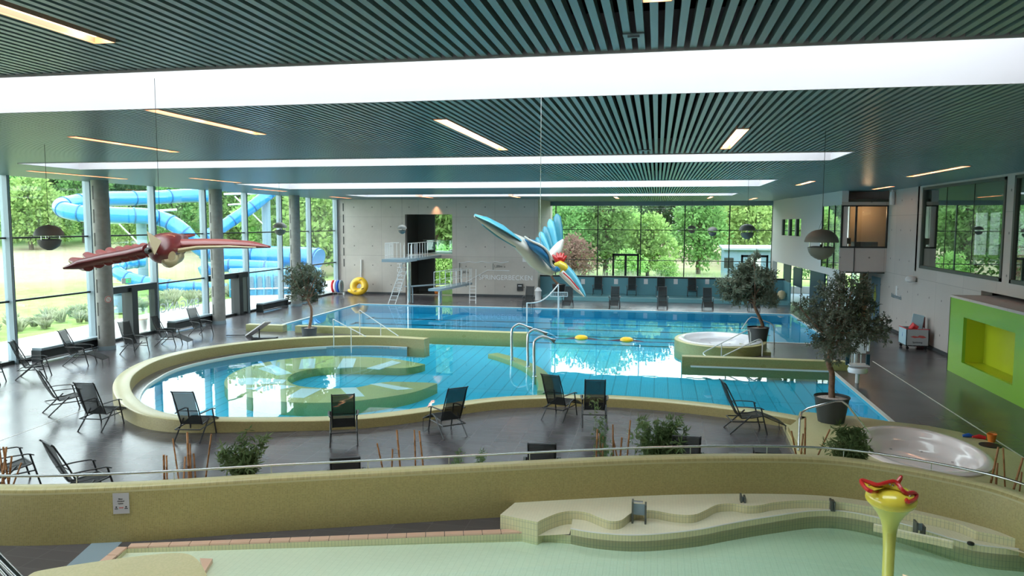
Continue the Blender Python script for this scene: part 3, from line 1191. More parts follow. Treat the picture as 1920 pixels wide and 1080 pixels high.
# left glazed facade: one window per bay
YM = [22.49 + 3.87 * i for i in range(-7, 8)]
YM[-1] = 49.85
for i in range(len(YM) - 1):
    y0, y1 = YM[i], YM[i + 1]
    o = struct(MB().box(GX - .12, GX + .20, y1 - .06, y1 + .06, -.02, 6.7).build('window_%d' % (i + 1), m_mull))
    MB().box(GX - .01, GX + .01, y0, y1, .02, 6.7).build('pane', m_glass, o)
    MB().box(GX - .05, GX + .05, y0, y1, 4.40, 4.46).box(GX - .05, GX + .05, y0, y1, 2.17, 2.24).build('transom', m_dark, o)
    MB().box(GX - .1, GX + .12, y0, y1, -.02, .12).build('sill', m_dark, o)
    MB().box(GX + .201, GX + .206, y1 - .06, y1 - .045, 0, 6.6).box(GX + .201, GX + .206, y1 + .045, y1 + .06, 0, 6.6).build('seal', m_dark, o)
for i, (y0, y1, yp) in enumerate(((26.45, 30.1, 28.5), (34.2, 37.8, 36.9))):
    o = struct(MB().box(GX - .1, GX + .25, y0, y1, 2.02, 2.3).box(GX - .15, GX + .35, yp - .18, yp + .18, 0, 2.2).box(GX - .1, GX + .2, y1 - .1, y1, 0, 2.2).build('door_%d' % (i + 1), m_dark))
    MB().box(GX - .02, GX + .03, yp + .2, y1 - .1, .1, 2.0).build('pane', m_glass, o)

# columns with dark slots
for i, (yy, lab) in enumerate(((25.78, 'round concrete column nearest the camera with a round sign'), (33.55, 'middle round concrete column of the glass front'), (41.7, 'farthest round concrete column, behind the potted olive tree'))):
    c = thing('column', lab, 'column', (-21.2, yy, 0), group='columns along the glass front')
    MB().lathe([(.31, 0), (.31, 6.66)], 32).build('shaft', m_col, c, smooth=True)
    MB().lathe([(.33, 0), (.33, .16)], 32).build('base_ring', m_mull, c, smooth=True)
    k = MB()
    # slots face the camera side
    dx, dy = 21.2, -yy
    L = math.hypot(dx, dy)
    a = math.atan2(dy, dx) - R(52)
    for j in range(7):
        z = .45 + j * .9
        ctr = V((math.cos(a) * .31, math.sin(a) * .31, z + .27))
        k.obox(ctr, (.012, .055, .52), Matrix.Rotation(a, 3, 'Z'))
    k.build('slot_row', m_slot, c)
    if i == 0:
        ps = V((math.cos(a + R(75)) * .316, math.sin(a + R(75)) * .316, 2.0))
        fr = frame_m(ps, (-math.sin(a + R(75)), math.cos(a + R(75)), 0), (0, 0, 1)).to_3x3()
        k = MB().lathe([(.14, 0), (.14, .006)], 24, ps, frame=fr)
        sg = k.build('sign', m_wht, c)
        k = MB()
        k.tube([ps + fr @ V((.12 * math.cos(q * PI / 12), .12 * math.sin(q * PI / 12), .008)) for q in range(24)], .012, 6, closed=True)
        k.bar(ps + fr @ V((-.08, .08, .008)), ps + fr @ V((.08, -.08, .008)), .02, .006)
        k.build('red_ring', m_printr, c)

# far window
XM = [-7.44, -4.31, -1.18, 1.95, 5.08, 8.0]
xs_ = [-7.85] + XM
for i in range(len(xs_) - 1):
    a, b_ = xs_[i], xs_[i + 1]
    o = struct(MB().box(b_ - .035, b_ + .035, YF - .06, YF + .08, 0, 6.3).build('window_%d' % (40 + i), m_dark))
    MB().box(a, b_, YF - .01, YF + .01, .1, 6.28).build('pane', m_glass, o)
    MB().box(a, b_, YF - .04, YF + .05, 4.50, 4.55).box(a, b_, YF - .04, YF + .05, 2.27, 2.32).box(a, b_, YF - .05, YF + .05, 0, .12).build('transom', m_dark, o)
struct(MB().box(-7.85, 8.3, YF - .08, YF + .1, 6.28, 6.8).build('wall_far_ceiling_reflection', m_slat))  # added ceiling-coloured panel imitating the ceiling's reflection in the top glass
for i, (xa, xb, n) in enumerate(((1148, 1198, 2), (1389, 1440, 2))):
    a, b_ = U(xa, 500, y=YF - .1), U(xb, 500, y=YF - .1)
    k = MB().box(a.x, a.x + .14, YF - .16, YF - .06, 0, 2.78).box(b_.x - .14, b_.x, YF - .16, YF - .06, 0, 2.78).box(a.x, b_.x, YF - .16, YF - .06, 2.62, 2.78)
    mx = (a.x + b_.x) / 2
    k.box(mx - .08, mx + .08, YF - .16, YF - .06, 0, 2.7)
    struct(k.build('door_%d' % (3 + i), m_dark))

# teal seating ledge with back wall
t = thing('bench_ledge', 'long teal seating ledge with back wall under the far window', 'bench', (0, 49.7, 0))
MB().box(-7.3, 8.05, -1.2, 1.3, 0, .24).build('ledge', m_tealtop, t)
MB().box(-7.83, 8.05, 1.3, 1.45, 0, 1.36).build('back_panel', m_teal, t)
MB().box(-7.83, 8.15, 1.26, 1.5, 1.36, 1.46).build('dark_rail', m_dark, t)
MB().box(8.05, 8.15, -1.2, 1.45, 0, 1.36).build('end_panel', m_teal, t)
for i, (px_, lab) in enumerate(((1093, 'leftmost'), (1155, 'second from the left'), (1211, 'middle'), (1267, 'second from the right'), (1326, 'rightmost'))):
    p = U(px_, 528, y=50.98)
    tag(MB().box(p.x - .13, p.x + .13, 50.985, 50.995, p.z - .17, p.z + .17).build('paper_notice', m_paper), 'white notice on the teal wall, %s of the five' % lab, 'notice', 'white notices on the teal wall')

# ---- right side
RA = 10.9
b = MB()
holed(b, 'x', RA, .35, -6, 39.1, 0, 6.75, [(26.65, 34.35, 3.16, 6.52), (17.0, 26.05, 3.16, 6.52), (14., 28.15, -.1, 2.75)])
b.box(RA, RA + .2, 39.1, 43.6, 0, 2.7)
struct(b.build('wall_right', m_conc_r))
struct(MB().box(RA - .03, RA, 28.2, 43.6, 0, .13).build('baseboard_right', m_skirt))
for i, (y0, y1) in enumerate(((26.65, 34.35), (17.0, 26.05))):
    fr_ = MB()
    for a, b_, c, d in ((y0, y0 + .12, 3.16, 6.52), (y1 - .12, y1, 3.16, 6.52), (y0, y1, 3.16, 3.28), (y0, y1, 6.42, 6.52)):
        fr_.box(RA - .04, RA + .12, a, b_, c, d)
    o = struct(fr_.build('window_%d' % (50 + i), m_frame2))
    MB().box(RA + .03, RA + .05, y0 + .1, y1 - .1, 3.25, 6.45).build('pane', m_glassr, o)
    k = MB()
    for j in (1, 2):
        yy = y0 + (y1 - y0) * j / 3
        k.box(RA + .02, RA + .06, yy - .012, yy + .012, 3.25, 6.45)
    k.build('mullion', m_dark, o)
# rooms behind the right wall, coloured dark so the panes mostly reflect
b = MB().box(14, 14.2, -6.2, 44, 0, 6.9).box(10.9, 14, 34.8, 35, 3, 6.9).box(10.9, 14, 12, 12.2, 0, 6.9)
struct(b.build('wall_right_outer', m_frame2))
struct(MB().box(11.25, 14, -6, 39.1, 2.85, 3.05).build('floor_upper_right', m_frame2))

# slanting wall beyond the control room
P0 = V((8.78, 39.1, 0))
P1 = V((8.0, 56.0, 0))
sd_ = (P1 - P0).normalized()
sn = V((-sd_.y, sd_.x, 0))      # towards the hall (left)
LEN = (P1 - P0).length
FS = Matrix((sd_, -sn, V((0, 0, 1)))).transposed().to_4x4()
FS.translation = P0               # local x = along the wall, local y = away from the hall, z up


def US(px_, py_):
    q = ray(px_, py_)
    t_ = (P0 - CAMP).dot(sn) / q.dot(sn)
    p_ = CAMP + q * t_
    return (p_ - P0).dot(sd_), p_.z


def local_build(b, fm, name, mat, parent=None, **kw):
    b.v = [fm @ p_ for p_ in b.v]
    return b.build(name, mat, parent, **kw)


def flip(b):
    b.f = [q[::-1] for q in b.f]
    return b


bay = US(1541, 450)[0]
sw = [US(x_, 420)[0] for x_ in (1502, 1492, 1491, 1479, 1478, 1466)]
sz0, sz1 = US(1480, 442)[1], US(1480, 411)[1]
holes = [(0.05, bay, 2.75, 5.92), (sw[0], sw[1], sz0, sz1), (sw[2], sw[3], sz0, sz1), (sw[4], sw[5], sz0, sz1)]
pas = [US(x_, 520)[0] for x_ in (1576, 1552, 1546, 1537, 1459)]
holes += [(pas[1], LEN - .6, -.1, 2.4), (.25, pas[0] + 1.0, -.1, 2.4)]
b = MB()
holed(b, 'y', 0., .3, 0, LEN, 0, 6.75, holes)
struct(local_build(flip(b), FS, 'wall_right_far', m_whitewall))
b = MB().box(0.02, bay, .02, .05, 2.72, 5.95)
o = struct(local_build(b, FS, 'window_60', m_glassr))
b = MB()
for j in range(4):
    u = .03 + (bay - .03) * j / 3
    b.box(u - .015, u + .015, -.01, .06, 2.72, 5.95)
local_build(b, FS, 'mullion', m_dark, o)
for j in range(3):
    u0, u1 = sw[2 * j], sw[2 * j + 1]
    b = MB().box(u0, u1, .1, .12, sz0, sz1)
    o = struct(local_build(b, FS, 'window_%d' % (61 + j), m_glassr))
    b = MB().box(u1 - .2, u1 + .02, 0.03, .28, sz0, sz1)
    local_build(b, FS, 'reveal', m_dark, o)

# control room bay
b = MB()
b.box(8.78, 10.9, 39.1, 39.3, 2.68, 3.88).box(8.78, 10.9, 39.08, 39.3, 5.9, 6.06)
struct(b.build('wall_control_room', m_conc_r))
struct(MB().box(8.78, 14, 40.4, 40.6, 6.06, 6.9).build('wall_control_room_top', m_conc_r))
struct(MB().box(8.8, 14, 39.3, 45, 2.6, 2.75).box(8.8, 14, 39.3, 45, 6.06, 6.2).build('floor_control_room', m_frame2))
struct(MB().box(9.95, 14, 42.4, 42.6, 2.7, 6.1).build('wall_office', m_warmwall))
o = struct(MB().box(8.78, 8.86, 39.06, 39.16, 3.88, 5.9).box(10.82, 10.9, 39.06, 39.16, 3.88, 5.9).box(8.78, 10.9, 39.06, 39.16, 3.84, 3.92).box(8.78, 10.9, 39.06, 39.16, 5.84, 5.9).box(9.42, 9.5, 39.06, 39.16, 3.88, 5.9).build('window_70', m_dark))
MB().box(8.8, 10.88, 39.12, 39.14, 3.9, 5.88).build('pane', m_glass, o)
struct(MB().box(9.42, 9.45, 39.07, 39.1, 2.68, 3.88).build('trim_1', m_dark))
tag(MB().box(9.6, 10.7, 39.9, 40.5, 3.45, 4.12).build('desk', m_black), 'dark desk silhouette behind the control room window', 'desk')
tag(MB().box(8.95, 9.35, 39.5, 39.6, 4.02, 4.32).box(9.1, 9.2, 39.5, 39.6, 3.7, 4.02).build('monitor', m_black), 'dark monitor behind the control room window at its left', 'monitor')
l = bpy.data.lights.new('office_lamp', 'POINT')
l.energy = 22
l.color = (1, .6, .32)
l.shadow_soft_size = .2
lo = bpy.data.objects.new('office_lamp', l)
COL.objects.link(lo)
lo.location = (10.5, 41.4, 5.6)

l = bpy.data.lights.new('wall_washer', 'SPOT')
l.energy = 90
l.color = (1, .5, .25)
l.spot_size = R(70)
l.spot_blend = 1
l.shadow_soft_size = .05
lo = bpy.data.objects.new('wall_washer', l)
COL.objects.link(lo)
lo.location = (-14.9, 49.75, 6.5)

# passage beyond: bright floor, glazing, boards
struct(MB().add([(8.95, 39.3, .006), (13.9, 39.3, .006), (13.9, 57, .006), (8.2, 57, .006)], [(0, 1, 2, 3)]).build('floor_passage', m_bluefl))
struct(MB().box(8.3, 14, 56.9, 57.1, 2.4, 6.9).box(8.6, 14, 45, 57, 2.5, 2.7).box(8.3, 14, 56.9, 57.1, 0, .5).build('wall_passage_end', m_whitewall))
struct(MB().box(13.6, 13.62, 44, 57, .3, 2.4).build('window_71', m_glass))
b = MB()
for yy in (44, 46.6, 49.2, 51.8, 54.4, 56.8):
    b.box(13.58, 13.66, yy, yy + .1, 0, 2.5)
b.box(13.56, 13.7, 44, 57, .9, .98)
struct(b.build('trim_2', m_dark))
struct(MB().box(10.9, 14, 43.6, 43.8, 0, 2.6).build('wall_passage_side', m_whitewall))
o = struct(MB().box(10.2, 10.3, 56.95, 57.05, .5, 2.4).box(12.0, 12.1, 56.95, 57.05, .5, 2.4).box(8.3, 14, 56.95, 57.05, 1.0, 1.06).build('window_72', m_dark))
MB().box(8.3, 13.9, 56.99, 57.0, .5, 2.4).build('pane', m_glass, o)
b = MB().box(pas[2] + .5, pas[3] + 2.6, .12, .2, 0, 2.38)
tag(local_build(b, FS, 'sliding_panel', m_navy), 'tall dark navy panel standing in the passage at the right', 'panel')
for (xa, xb, ya, yb, lab) in ((1480, 1494, 500, 540, 'dark navy display board in the passage, right of the narrower board'), (1462, 1474, 494, 530, 'narrow dark navy display board farthest in the passage')):
    u0, z0_ = US(xb, yb)
    u1, z1_ = US(xa, ya)
    b = MB().box(u0, u1, .25, .3, max(.45, z0_), z1_)
    tg = thing('display_board', lab, 'board', tuple(P0 + sd_ * (u0 + u1) / 2))
    o = local_build(b, FS, 'board', m_navy, tg)
    o.matrix_parent_inverse = Matrix.Translation(-(P0 + sd_ * (u0 + u1) / 2))
    b = MB().box(u0 + .1, u0 + .16, .25, .3, 0, z1_).box(u1 - .16, u1 - .1, .25, .3, 0, z1_)
    o = local_build(b, FS, 'stand', m_steel, tg)
    o.matrix_parent_inverse = Matrix.Translation(-(P0 + sd_ * (u0 + u1) / 2))

# wooden post and glass door with a lime figure at the right wall
p = U(1621, 560, x=RA - .05)
tag(MB().box(RA - .25, RA - .02, p.y - .35, p.y + .35, 0, 2.6).build('wooden_post', m_wood), 'warm brown wooden door leaf under the control room', 'door leaf')
ya, yb = U(1649, 560, x=RA - .02).y, U(1633, 560, x=RA - .02).y
dr = struct(MB().box(RA - .03, RA - .005, ya, yb, .02, 2.35).build('door_6', m_slidec))
k = MB()
ym_ = (ya + yb) / 2
k.prism([(ym_ + math.cos(a) * (.16 + .1 * math.sin(3 * a)), 1.15 + math.sin(a) * (.72 + .1 * math.cos(4 * a))) for a in [i * PI / 12 for i in range(24)]], 0, .01)
k.v = [V((RA - .035 - p_.z, p_.x, p_.y)) for p_ in k.v]
k.build('lime_decal', m_lime2, dr)
p = U(1012, 470, y=50)

# green box with niche
gb = thing('green_service_box', 'glossy lime green box with a yellow green niche at the right wall', 'service counter', (10, 21, 0))
k = MB()
x0 = -.1
holed(k, 'x', x0, .1, -7, 7.0, 0, 2.52, [(2.16, 5.79, .48, 1.97)])
k.box(x0, 1.9, 6.95, 7.0, 0, 2.52)
k.build('front', m_lime, gb)
MB().box(x0 - .005, 1.9, -7, 7.0, 2.52, 2.6).build('top', m_wood if False else m_conc_r, gb)
k = MB().box(.55, .6, 2.1, 5.85, .4, 2.05).box(0, .6, 2.1, 2.16, .4, 2.05).box(0, .6, 5.79, 5.85, .4, 2.05).box(0, .6, 2.1, 5.85, .42, .48).box(0, .6, 2.1, 5.85, 1.97, 2.03)
k.build('niche', m_lime2, gb)
# enclosure behind the camera
struct(MB().box(-22.6, 14, -6.3, -6, 0, 6.9).build('wall_front', m_conc))

# ================================================================== lounge chairs
def make_chair(label, rest=True, group=None):
    t = thing('lounge_chair', label, 'chair', group=group)
    W = .245
    # slings
    def sling(name, p0, p1, bow, nn=8, w=W):
        k = MB()
        vs, fs = [], []
        for i in range(nn + 1):
            a = i / nn
            q = V(p0).lerp(V(p1), a)
            nrm = V((0, -(V(p1) - V(p0)).z, (V(p1) - V(p0)).y)).normalized()
            q = q - nrm * bow * math.sin(a * PI)
            vs += [(-w, q.y, q.z), (w, q.y, q.z), (w, q.y + nrm.y * .012, q.z + nrm.z * .012), (-w, q.y + nrm.y * .012, q.z + nrm.z * .012)]
        for i in range(nn):
            o = i * 4
            for a, b_ in ((0, 1), (1, 2), (2, 3), (3, 0)):
                fs.append((o + a, o + b_, o + 4 + b_, o + 4 + a))
        k.add(vs, fs)
        return k.build(name, m_sling, t)
    se = sling('seat', (0, -.20, .37), (0, .30, .43), .03)
    ba = sling('backrest', (0, -.22, .38), (0, -.59, 1.19), -.03)
    k = MB()
    for s_ in (-1, 1):
        k.tube([(s_ * W, -.20, .37), (s_ * W, .06, .385), (s_ * W, .30, .43)], .016, 6)
        k.tube([(s_ * .29, -.42, .30), (s_ * .29, .34, .30)], .014, 6)
    k.tube([(-W, .30, .43), (W, .30, .43)], .016, 6)
    k.tube([(-.29, -.42, .30), (.29, -.42, .30)], .014, 6)
    k.build('seat_frame', m_anth, se, smooth=True)
    k = MB()
    for s_ in (-1, 1):
        k.tube([(s_ * W, -.20, .37), (s_ * W, -.37, .76), (s_ * W, -.59, 1.19), (s_ * W, -.635, 1.225)], .016, 6)
    k.tube([(-W, -.60, 1.205), (W, -.60, 1.205)], .014, 6)
    k.tube([(-W, -.36, .72), (W, -.36, .72)], .009, 6)
    k.build('back_frame', m_anth, ba, smooth=True)
    for s_ in (-1, 1):
        k = MB().tube([(s_ * .295, .24, .64), (s_ * .30, .40, 0)], .018, 6)
        k.build('leg', m_anth, t, smooth=True)
        k = MB().tube([(s_ * .295, .02, .45), (s_ * .30, -.48, 0)], .018, 6)
        k.build('leg', m_anth, t, smooth=True)
        k = MB().tube([(s_ * .295, -.36, .66), (s_ * .33, -.1, .665), (s_ * .33, .2, .65), (s_ * .33, .3, .61)], [(.024, .012)] * 4, 8, axis=(1, 0, 0))
        k.build('armrest', m_anth, t, smooth=True)
    if rest:
        fr_ = sling('footrest', (0, .31, .43), (0, .86, .20), -.02)
        k = MB()
        for s_ in (-1, 1):
            k.tube([(s_ * W, .31, .43), (s_ * W, .86, .20)], .012, 6)
            k.tube([(s_ * W, .84, .21), (s_ * W, .86, 0)], .010, 6)
        k.tube([(-W, .86, .20), (W, .86, .20)], .012, 6)
        k.build('footrest_frame', m_anth, fr_, smooth=True)
    return t


chA = make_chair('x', True)
chB = make_chair('x', False)
usedA, usedB = [False], [False]


def put_chair(px_, py_, deg, label, rest=True, z=0, group=None, scale=None):
    src, u_ = (chA, usedA) if rest else (chB, usedB)
    p_ = U(px_, py_, z=z)
    if not u_[0]:
        u_[0] = True
        src.location = (p_.x, p_.y, z)
        src.rotation_euler = (0, 0, R(deg))
        src['label'] = label
        if group:
            src['group'] = group
        return src
    return dup(src, (p_.x, p_.y, z), R(deg), label, group, scale)


GD = 'lounge chairs along the glass front'
GP = 'lounge chairs facing the round pool'
for args in [
    (368, 820, 9, 'black mesh lounge chair at the round pool, leftmost of the sun deck row', True, 0, GP),
    (645, 826, 23, 'black mesh lounge chair seen straight from behind, middle of the round pool curb', False, 0, GP),
    (838, 812, 41, 'black mesh lounge chair turned left toward the pool, its footrest touching the curb', True, 0, GP),
    (1050, 782, -18, 'black mesh lounge chair, left one of the close pair by the curb', True, 0, GP),
    (1114, 792, 6, 'black mesh lounge chair, right one of the close pair by the curb', False, 0, GP),
    (1400, 808, -81, 'black mesh lounge chair seen from the side at the right end of the sun deck', True, 0, GP),
    (192, 800, 5, 'black mesh lounge chair with footrest against the left bend of the pool curb', True, 0, GP),
    (124, 772, -35, 'black mesh lounge chair just left of the one at the curb bend', False, 0, GP),
    (66, 708, -60, 'black mesh lounge chair nearest the camera in the row before the windows', False, 0, GD),
    (152, 683, -76, 'black mesh lounge chair with footrest out, left of the nearest column', True, 0, GD),
    (254, 664, -105, 'black mesh lounge chair beside the dark door frame, back to the window', False, 0, GD),
    (318, 648, -80, 'black mesh lounge chair with footrest out, in front of the second window bench', True, 0, GD),
    (378, 630, -105, 'black mesh lounge chair farthest along the window row', False, 0, GD),
]:
    put_chair(*args)
for px_, py_, z, deg, lab in [
    (164, 940, 0, -28, 'black lounge chair half hidden behind the left part of the parapet'),
    (22, 912, 0, -30, 'black lounge chair at the left picture edge behind the parapet and bamboo canes'),
    (650, 940, 0, 22, 'black lounge chair top showing over the parapet left of the tall canes'),
    (1016, 921, 0, 8, 'black lounge chair back above the handrail at the centre of the parapet'),
    (1284, 911, 0, -1, 'black lounge chair with its back above the handrail behind the leafy bamboo'),
    (-22, 720, 0, -60, 'black lounge chair cut off by the left picture edge')]:
    put_chair(px_, py_, deg, lab, False, z, 'lounge chairs partly hidden or cut off', {650: (1, 1, .82), 1016: (1, 1, .9), 1284: (1, 1, .94)}.get(px_, 1))
FN = [(990, 577, 'at the concrete wall corner'), (1064, 577, 'under the beak of the pale bird'), (1152, 577, 'first to the right of the pale bird'), (1242, 578, 'in the middle before the teal ledge'), (1327, 580, 'left of the far potted tree'), (1414, 582, 'behind the trunk of the far potted tree')]
for px_, py_, w_ in FN:
    p_ = U(px_, py_, z=0)
    dup(chA, (p_.x, p_.y + .2, 0), R(180), 'dark lounge chair beyond the lap pool, ' + w_, 'lounge chairs along the far pool edge')
UN = [(1122, 551, 'leftmost'), (1185, 552, 'second from left'), (1239, 553, 'third from left, just behind a deck chair'), (1297, 555, 'fourth from left'), (1358, 556, 'fifth, beside the tree crown'), (1431, 558, 'rightmost, behind the tree crown')]
for px_, py_, w_ in UN:
    p_ = U(px_, py_, z=.25)
    dup(chB, (p_.x, 50.15, .242), R(180), 'dark lounge chair up on the teal ledge, ' + w_, 'lounge chairs on the teal ledge')

p_ = U(1436, 888, z=0)
t = thing('side_table', 'low dark table barely visible under the handrail at the right', 'table', (p_.x, p_.y, 0))
MB().box(-.25, .25, -.25, .25, .46, .5).build('tabletop', m_black, t)
for sx_ in (-1, 1):
    for sy_ in (-1, 1):
        MB().box(sx_ * .22 - .015, sx_ * .22 + .015, sy_ * .22 - .015, sy_ * .22 + .015, 0, .46).build('leg', m_anth, t)

# ================================================================== handrail on the parapet
hr = thing('handrail', 'polished steel handrail on short posts along the parapet', 'handrail', (0, 12, PZ))
inv = Matrix.Translation((0, -12, -PZ))
mid = offset(par_back, -.12)
rail = [p_ + V((0, 0, PZ + .14)) for p_ in mid if p_.y > 7.8]
o = MB().tube(rail, .021, 10).build('rail', m_steel, hr, smooth=True)
o.matrix_parent_inverse = inv
acc, last = 0, rail[0]
for q in rail:
    acc += (q - last).length
    last = q
    if acc > 1.3:
        acc = 0
        o = MB().tube([(q.x, q.y, PZ - .01), (q.x, q.y, PZ + .13)], .008, 6).build('post', m_steel, hr)
        o.matrix_parent_inverse = inv
# rails at the lower left corner, near the camera
t = thing('stair_rail', 'pair of steel rails cut off by the lower left corner', 'handrail', U(20, 1070, d=3.6))
inv = Matrix.Translation(-t.location)
for dx in (0, 14):
    o = MB().tube([U(-60 + dx * .4, 985 + dx, d=3.7), U(62 - dx * .6, 1110 + dx, d=3.5), U(90, 1300, d=3.4)], .017, 10).build('rail', m_steel, t, smooth=True)
    o.matrix_parent_inverse = inv


def pole_thing(name, label, cat, paths, r=.02, base=None, mat=None, n=8):
    allp = [V(q) for pth in paths for q in pth]
    b0 = min(allp, key=lambda q: q.z)
    t_ = thing(name, label, cat, b0)
    for i, pth in enumerate(paths):
        o_ = MB().tube(pth, r, n).build('rail' if i == 0 else 'post', mat or m_steel, t_, smooth=True)
        o_.matrix_parent_inverse = Matrix.Translation(-b0)
    return t_


# rails at the steps left
a, b_ = U(620, 601, d=31.2), U(683, 630, d=29.2)
def P3(px_, py_, z):
    return U(px_, py_, z=z)


q0 = V((-13.9, 30.9, 0))
for (bx, tx, ex, lab, y_) in (((618, 600), (625, 599), (686, 631), 'near handrail of the steps beside the potted olive tree', 0), ((667, 582), (674, 582), (747, 630), 'far handrail of the steps beside the divider wall', 0)):
    dd = 30.0 if lab[0] == 'n' else 31.5
    p0 = U(*tx, d=dd)
    pf = V((p0.x, p0.y, .02))
    pe = U(*ex, d=dd - .9)
    pathA = smooth_path([pf, V((p0.x, p0.y, p0.z * .75)), p0 + V((-.01, 0, 0)), p0.lerp(pe, .1)], 4)[:-1] + [pe]
    pm = p0.lerp(pe, .55)
    pole_thing('step_rail', 'steel ' + lab, 'handrail', [pathA, [pm, V((pm.x, pm.y, -.1))]], .02, mat=m_steel2)

# rails at the far whirlpool
def rail_px(lst, d0, d1, lab, posts=(), r=.02, mat=None):
    k = len(lst)
    pts = [U(x_, y_, d=d0 + (d1 - d0) * i / (k - 1)) for i, (x_, y_) in enumerate(lst)]
    pth = [pts[0]]
    for i in range(1, k - 1):
        a_, c_, e_ = pts[i - 1], pts[i], pts[i + 1]
        f1 = min(.35, .12 / max((c_ - a_).length, .01) * 1.5)
        f2 = min(.35, .12 / max((e_ - c_).length, .01) * 1.5)
        s_, e2 = c_.lerp(a_, f1), c_.lerp(e_, f2)
        pth += [s_, (s_ + e2 + c_ * 2) / 4, e2]
    pth.append(pts[-1])
    pl = [pth]
    for (x_, y_, fr, z_) in posts:
        q_ = U(x_, y_, d=d0 + (d1 - d0) * fr)
        pl.append([q_, V((q_.x, q_.y, z_))])
    return pole_thing('step_rail', lab, 'handrail', pl, r, mat=mat)


rail_px([(1408, 660), (1407, 616), (1316, 662), (1324, 668)], 28.6, 28., 'steel handrail along the steps of the far whirlpool, left one', [(1353, 645, .7, -.1)], mat=m_steel2)
rail_px([(1429, 668), (1430, 640), (1424, 635), (1355, 668)], 27.9, 27.6, 'steel handrail along the steps of the far whirlpool, right one', mat=m_steel2)
rail_px([(1452, 655), (1451, 608), (1408, 592), (1390, 617)], 30., 30.4, 'steel rail behind the far tree pot at the whirlpool', mat=m_steel2)
rail_px([(1497, 845), (1500, 770), (1580, 748), (1634, 818), (1626, 824), (1606, 823)], 15.75, 16.3, 'bent steel grab rail at the near whirlpool', r=.022)

# swan neck massage jets
for i, (bx, by, tx, ty, w_, lab) in enumerate(((960, 676, 974, 609, 14, 'leftmost'), (990, 688, 1003, 619, 15, 'middle'), (1002, 706, 1018, 632, 15, 'rightmost'))):
    base = U(bx, by, z=-.2)
    dd = (base - CAMP).dot(_f)
    pts = [V((base.x, base.y, -.6)), base, U(bx - 1, ty + 24, d=dd), U(bx + 1, ty + 8, d=dd), U(tx - 3, ty, d=dd), U(tx + 4, ty + .5, d=dd), U(tx + 12, ty + 3.5, d=dd), U(tx + 22, ty + 9, d=dd)]
    pts = [pts[0], pts[1]] + smooth_path(pts[2:], 4)
    t = thing('swan_neck_jet', 'curved steel swan neck water jet, %s of the three' % lab, 'water jet', (base.x, base.y, -.5), group='swan neck jets in the fun pool')
    inv = Matrix.Translation((-base.x, -base.y, .5))
    o = MB().tube(pts, [(.055, .055)] * (len(pts) - 4) + [(.06, .05), (.075, .04), (.09, .028), (.10, .02)], 12).build('pipe', m_steel, t, smooth=True)
    o.matrix_parent_inverse = inv
    o = MB().lathe([(.1, 0), (.1, .02), (.06, .04)], 16, (base.x, base.y, -.2)).build('collar', m_steel, t, smooth=True)
    o.matrix_parent_inverse = inv

# floats between the pools
for i, (x_, lab) in enumerate(((1090, 'left'), (1175, 'right'))):
    p_ = U(x_, 635 + i * 4, z=-.02)
    t = thing('pool_buoy', 'yellow float with a dark tether on the lap pool, %s one' % lab, 'buoy', (p_.x, p_.y, -.02))
    MB().lathe([(.01, -.08), (.2, -.05), (.29, .02), (.27, .09), (.17, .15), (.01, .17)], 20).build('float', m_float, t, smooth=True)
    k = MB().tube([(-.72, 0, .0), (-.3, 0, .03), (-.1, 0, .05)], [.005, .03, .05], 6).tube([(.72, 0, .0), (.3, 0, .03), (.1, 0, .05)], [.005, .03, .05], 6)
    k.build('tether', m_maroon, t)
rp = [U(1020, 634, z=-.01), U(1100, 636, z=-.01), U(1175, 640, z=-.01), U(1270, 643, z=-.01)]
tag(MB().tube(rp, .012, 6).build('float_line', m_maroon), 'thin dark float line across the opening to the lap pool', 'line')

# net posts
p0, p1 = U(986, 600, z=0), U(1047, 581, z=0)
dp0, dp1 = (p0 - CAMP).dot(_f), 43.
a0, a1 = U(988, 568, d=dp0), U(1047, 533, d=dp1)
t = thing('ball_net', 'slack white net line between two white posts in the lap pool', 'net', (p0.x, p0.y, 0))
inv = Matrix.Translation(-t.location)
for q in (a0, a1):
    o = MB().tube([(q.x, q.y, -.4), q], .035, 8).build('post', m_steel2, t)
    o.matrix_parent_inverse = inv
q = [a0.lerp(a1, i / 12) - V((0, 0, .35 * math.sin(PI * i / 12))) for i in range(13)]
o = MB().tube(q, .035, 6).build('net_line', m_steel2, t)
o.matrix_parent_inverse = inv
a, b_ = U(1032, 556, d=dp1 - .3), U(1064, 548, d=dp1 - .3)
t = thing('ball_board', 'small white framed net panel beside the far net post', 'net panel', (a.x, a.y, 0))
inv = Matrix.Translation(-t.location)
k = MB()
for z_ in (a.z, b_.z):
    k.tube([(a.x, a.y, z_), (b_.x, b_.y, z_)], .02, 6)
for q in (a, b_):
    k.tube([(q.x, q.y, a.z), (q.x, q.y, b_.z)], .02, 6)
o = k.build('panel_frame', m_steel2, t)
o.matrix_parent_inverse = inv
k = MB()
for j in range(1, 10):
    q = a.lerp(b_, j / 10)
    k.tube([(q.x, q.y, a.z), (q.x, q.y, b_.z)], .006, 4)
for j in range(1, 4):
    z_ = a.z + (b_.z - a.z) * j / 4
    k.tube([(a.x, a.y, z_), (b_.x, b_.y, z_)], .006, 4)
o = k.build('netting', m_steel2, t)
o.matrix_parent_inverse = inv
mx = a.lerp(b_, .5)
o = MB().tube([(mx.x, mx.y, -.3), (mx.x, mx.y, a.z)], .03, 6).build('stand', m_steel2, t)
o.matrix_parent_inverse = inv

